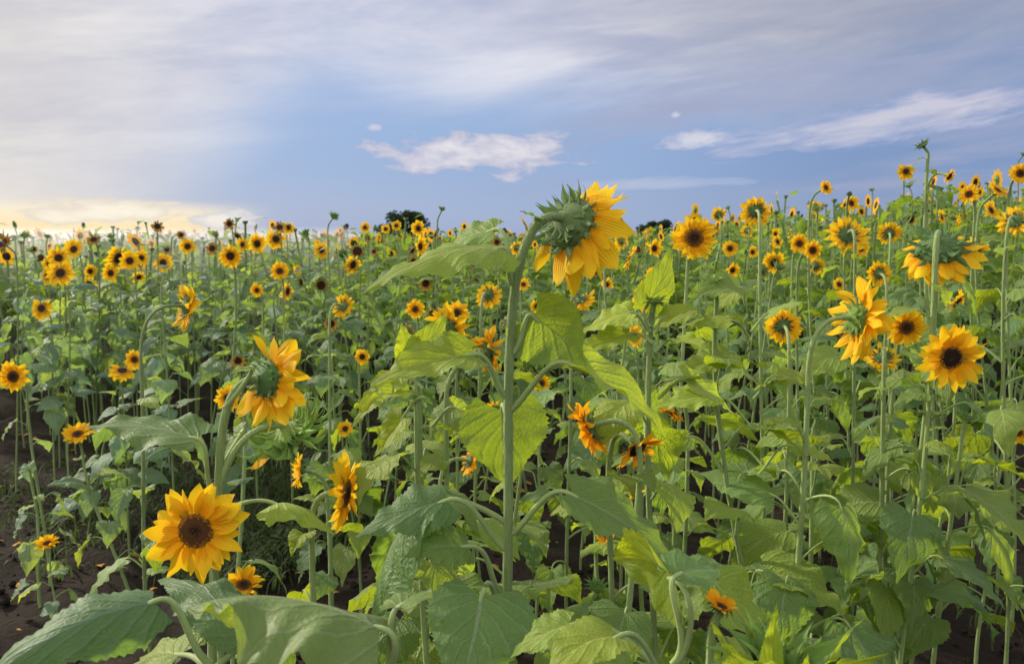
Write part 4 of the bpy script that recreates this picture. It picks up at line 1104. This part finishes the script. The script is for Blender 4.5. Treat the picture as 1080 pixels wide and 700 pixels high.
def sky():
    w = bpy.data.worlds.new('World'); S.world = w; w.use_nodes = True
    t = NT(w.node_tree)
    sk = t.node('ShaderNodeTexSky', sky_type='NISHITA', sun_disc=False, sun_elevation=SUN_EL, sun_rotation=SUN_AZ, air_density=1.2, dust_density=1.5, ozone_density=1.2)
    bg = t.node('ShaderNodeBackground'); bg.inputs[1].default_value = .10
    tc = t.node('ShaderNodeTexCoord')
    x, y, z = t.sep(tc.outputs['Generated'])
    az = t.m('MULTIPLY', t.m('ARCTAN2', x, y), 57.2958)                       # degrees, right positive
    el = t.m('MULTIPLY', t.m('ARCSINE', z), 57.2958)
    # a touch more blue and brightness near the horizon on the side away from the sun
    skc = t.mix(1.0, sk.outputs[0], col(1.0, 1.0, 1.0), 'MULTIPLY')
    t.l.new(skc, bg.inputs[0])
    def N(kx, ky, sc, det=5, ro=.55, tilt=0., off=0., dist=0.):
        e2 = t.m('SUBTRACT', el, t.m('MULTIPLY', az, tilt)) if tilt else el
        return t.noise(t.comb(t.m('MULTIPLY', az, kx), t.m('MULTIPLY', e2, ky), off), sc, det, ro, dist=dist)
    wisp = N(.024, .10, 1.5, 6, .6, .10, 2.0, .4)
    wisp2 = N(.05, .32, 1.5, 6, .62, .16, 7.0, .3)
    broad = N(.03, .07, 1.1, 4, .5, .05, 11.0)
    # 1: high sheet above ~8 deg, hanging lower toward the left
    lowline = t.m('ADD', 8.8, t.m('MULTIPLY', t.ss(az, -34.0, -10.0, -8.5, 0.0), 1.0))
    e1 = t.m('ADD', el, t.m('MULTIPLY_ADD', broad, 9.0, -4.5))
    e1 = t.m('ADD', e1, t.m('MULTIPLY_ADD', wisp, 5.0, -2.5))
    sheet = t.ss(t.m('SUBTRACT', e1, lowline), -3.0, 5.5)
    lum = t.m('ADD', t.ss(wisp, .3, .7), t.m('MULTIPLY_ADD', wisp2, .5, -.25), clamp=True)
    c_sheet = t.mix(lum, col(.45, .50, .68), col(.80, .80, .87))
    warm = t.ss(az, -14.0, -36.0)
    c_sheet = t.mix(t.m('MULTIPLY', warm, .7), c_sheet, t.mix(lum, col(.64, .60, .58), col(.92, .85, .73)))
    fine = N(.09, .55, 1.8, 7, .65, .12, 17.0, .5)
    c_sheet = t.mix(t.m('MULTIPLY', t.ss(fine, .45, .72), .24), c_sheet, col(.74, .72, .78))
    zen = t.m('MULTIPLY', t.ss(el, 18.0, 50.0, 1.0, 1.25), t.ss(t.m('ABSOLUTE', az), 60.0, 120.0, 1.0, 1.7))
    shade = t.ss(t.m('ADD', az, t.m('MULTIPLY', el, 1.5)), 14.0, 42.0, 1.0, .72)
    zen = t.m('MULTIPLY', zen, shade)
    # base gradient behind the clouds
    c_low = t.mix(t.ss(t.m('SUBTRACT', az, t.m('MULTIPLY', el, .5)), -37.0, -18.0), col(.78, .74, .71), col(.27, .42, .75))
    c_low = t.mix(t.ss(az, 4.0, 26.0), c_low, col(.18, .30, .60))
    c_low = t.mix(t.ss(el, 0.0, 5.0, .28, 0.0), c_low, col(.55, .60, .74))
    veil = t.node('ShaderNodeBackground'); t.l.new(c_low, veil.inputs[0]); veil.inputs[1].default_value = 1.0
    mx0 = t.node('ShaderNodeMixShader'); mx0.inputs[0].default_value = .8
    t.l.new(bg.outputs[0], mx0.inputs[1]); t.l.new(veil.outputs[0], mx0.inputs[2])
    def layer(prev, fac, colr, stren=1.0):
        b = t.node('ShaderNodeBackground'); t.put(b.inputs[0], colr); t.put(b.inputs[1], stren)
        m_ = t.node('ShaderNodeMixShader'); t.put(m_.inputs[0], fac)
        t.l.new(prev, m_.inputs[1]); t.l.new(b.outputs[0], m_.inputs[2]); return m_.outputs[0]
    s = layer(mx0.outputs[0], sheet, c_sheet, zen)
    band = N(.03, .22, 1.6, 5, .6, .06, 83.0, .3)
    bf = t.m('MULTIPLY', t.m('MULTIPLY', t.ss(band, .44, .66), t.ss(az, -8.0, 14.0)), t.m('MULTIPLY', t.ss(el, .5, 3.5), t.ss(el, 26.0, 14.0)))
    s = layer(s, t.m('MULTIPLY', bf, .85), col(.37, .41, .58), 1.0)
    # 2: yellow glow low at the left with grey cloud heads in it
    cum = N(.16, .34, 1.0, 5, .55, 0, 21.0)
    glow = t.m('MULTIPLY', t.ss(az, -15.5, -23.0), t.m('MULTIPLY', t.ss(el, 2.6, 1.4), t.ss(el, -1.0, .4)))
    glow = t.m('MULTIPLY', glow, t.ss(t.m('ADD', N(.06, .5, 1.0, 4, .5, 0, 31.0), t.m('MULTIPLY', glow, .3)), .34, .58))
    s = layer(s, glow, t.mix(t.ss(el, 0.2, 2.0), col(1.0, .80, .46), col(1.0, .88, .66)), 1.0)
    heads = t.m('MULTIPLY', t.ss(t.m('SUBTRACT', t.m('MULTIPLY_ADD', cum, 4.0, -.9), el), -.15, .1), t.ss(az, -16.0, -20.0))
    s = layer(s, t.m('MULTIPLY', heads, .0), col(.45, .46, .56), 1.0)
    # 3: small bright cloud, flat-bottomed, over the middle
    def puff(s, ca, ce, ra, re, dens, colr, off, kx=.22, ky=.55, tl=0.):
        n_ = N(kx, ky, 1.4, 6, .62, tl, off, .3)
        dx = t.m('DIVIDE', t.m('SUBTRACT', az, ca), ra); ee = t.m('SUBTRACT', el, t.m('MULTIPLY', t.m('SUBTRACT', az, ca), tl))
        dy = t.m('DIVIDE', t.m('SUBTRACT', ee, ce), re)
        rr = t.m('SQRT', t.m('ADD', t.m('MULTIPLY', dx, dx), t.m('MULTIPLY', dy, dy)))
        k = t.m('SUBTRACT', t.m('MULTIPLY_ADD', n_, 2.6, -.35), rr)
        a = t.m('MULTIPLY', t.ss(k, -.02, .25), dens)
        return layer(s, a, t.mix(t.ss(k, 0.0, .9), colr[0], colr[1]), 1.0)
    s = puff(s, -2.6, 5.7, 7.6, 1.65, .97, (col(.48, .50, .66), col(.80, .77, .81)), 41.0, tl=-.02)
    s = puff(s, -26.5, 1.5, 5.5, .9, .9, (col(.80, .72, .60), col(1.0, .93, .78)), 91.0, .2, .7)
    s = puff(s, -19.5, 1.1, 2.6, .8, .8, (col(.62, .62, .68), col(.92, .88, .82)), 95.0, .3, .8)
    s = puff(s, -9.6, 7.4, .7, .35, .8, (col(.5, .54, .72), col(.72, .72, .80)), 47.0)
    s = puff(s, 11.2, 8.2, .5, .3, .8, (col(.5, .54, .72), col(.72, .72, .80)), 53.0)
    # 4: slanting bank at the right
    s = puff(s, 24.0, 7.3, 11.5, 1.35, .62, (col(.33, .40, .64), col(.76, .72, .78)), 61.0, .14, .75, .14)
    s = puff(s, 12.5, 6.6, 2.6, .7, .7, (col(.38, .45, .67), col(.80, .77, .81)), 73.0, .3, .9, .1)
    s = puff(s, 9.5, 3.6, 7.0, .5, .45, (col(.42, .50, .70), col(.62, .63, .74)), 67.0, .09, .6, .03)
    o = t.node('ShaderNodeOutputWorld'); t.l.new(s, o.inputs['Surface'])
    w.cycles.sampling_method = 'MANUAL'; w.cycles.sample_map_resolution = 512
sky()

# ------------------------------------------------------------------ evening haze drifting in from the left
def haze():
    def box(name, pts, dens, colr):
        v = [(x, y, -.2) for x, y in pts] + [(x, y, 1.6) for x, y in pts]; n = len(pts)
        f = [tuple(range(n))[::-1], tuple(range(n, 2 * n))] + [(i, (i + 1) % n, (i + 1) % n + n, i + n) for i in range(n)]
        me = bpy.data.meshes.new(name); me.from_pydata(v, [], f)
        m = bpy.data.materials.new(name + '_air'); m.use_nodes = True; t = NT(m.node_tree)
        vs = t.node('ShaderNodeVolumeScatter'); vs.inputs['Color'].default_value = col(*colr); vs.inputs['Density'].default_value = dens; vs.inputs['Anisotropy'].default_value = .7
        o_ = t.node('ShaderNodeOutputMaterial'); t.l.new(vs.outputs[0], o_.inputs['Volume'])
        m.cycles.homogeneous_volume = True
        me.materials.append(m)
        o = link(name, me); tag(o, 'thin evening haze lying over the field', 'haze', kind='stuff')
    box('haze', [(-40, 7.3), (-1.5, 7.3), (-7.8, 42), (-40, 42)], .085, (.98, .98, 1))
if 1: haze()

S.view_settings.view_transform = 'Standard'
S.view_settings.look = 'None'
S.view_settings.exposure = 0
S.cycles.use_denoising = True
S.cycles.use_adaptive_sampling = True
S.cycles.adaptive_threshold = .015
S.cycles.max_bounces = 6
S.cycles.transmission_bounces = 4
S.cycles.volume_bounces = 0
S.cycles.sample_clamp_indirect = 6
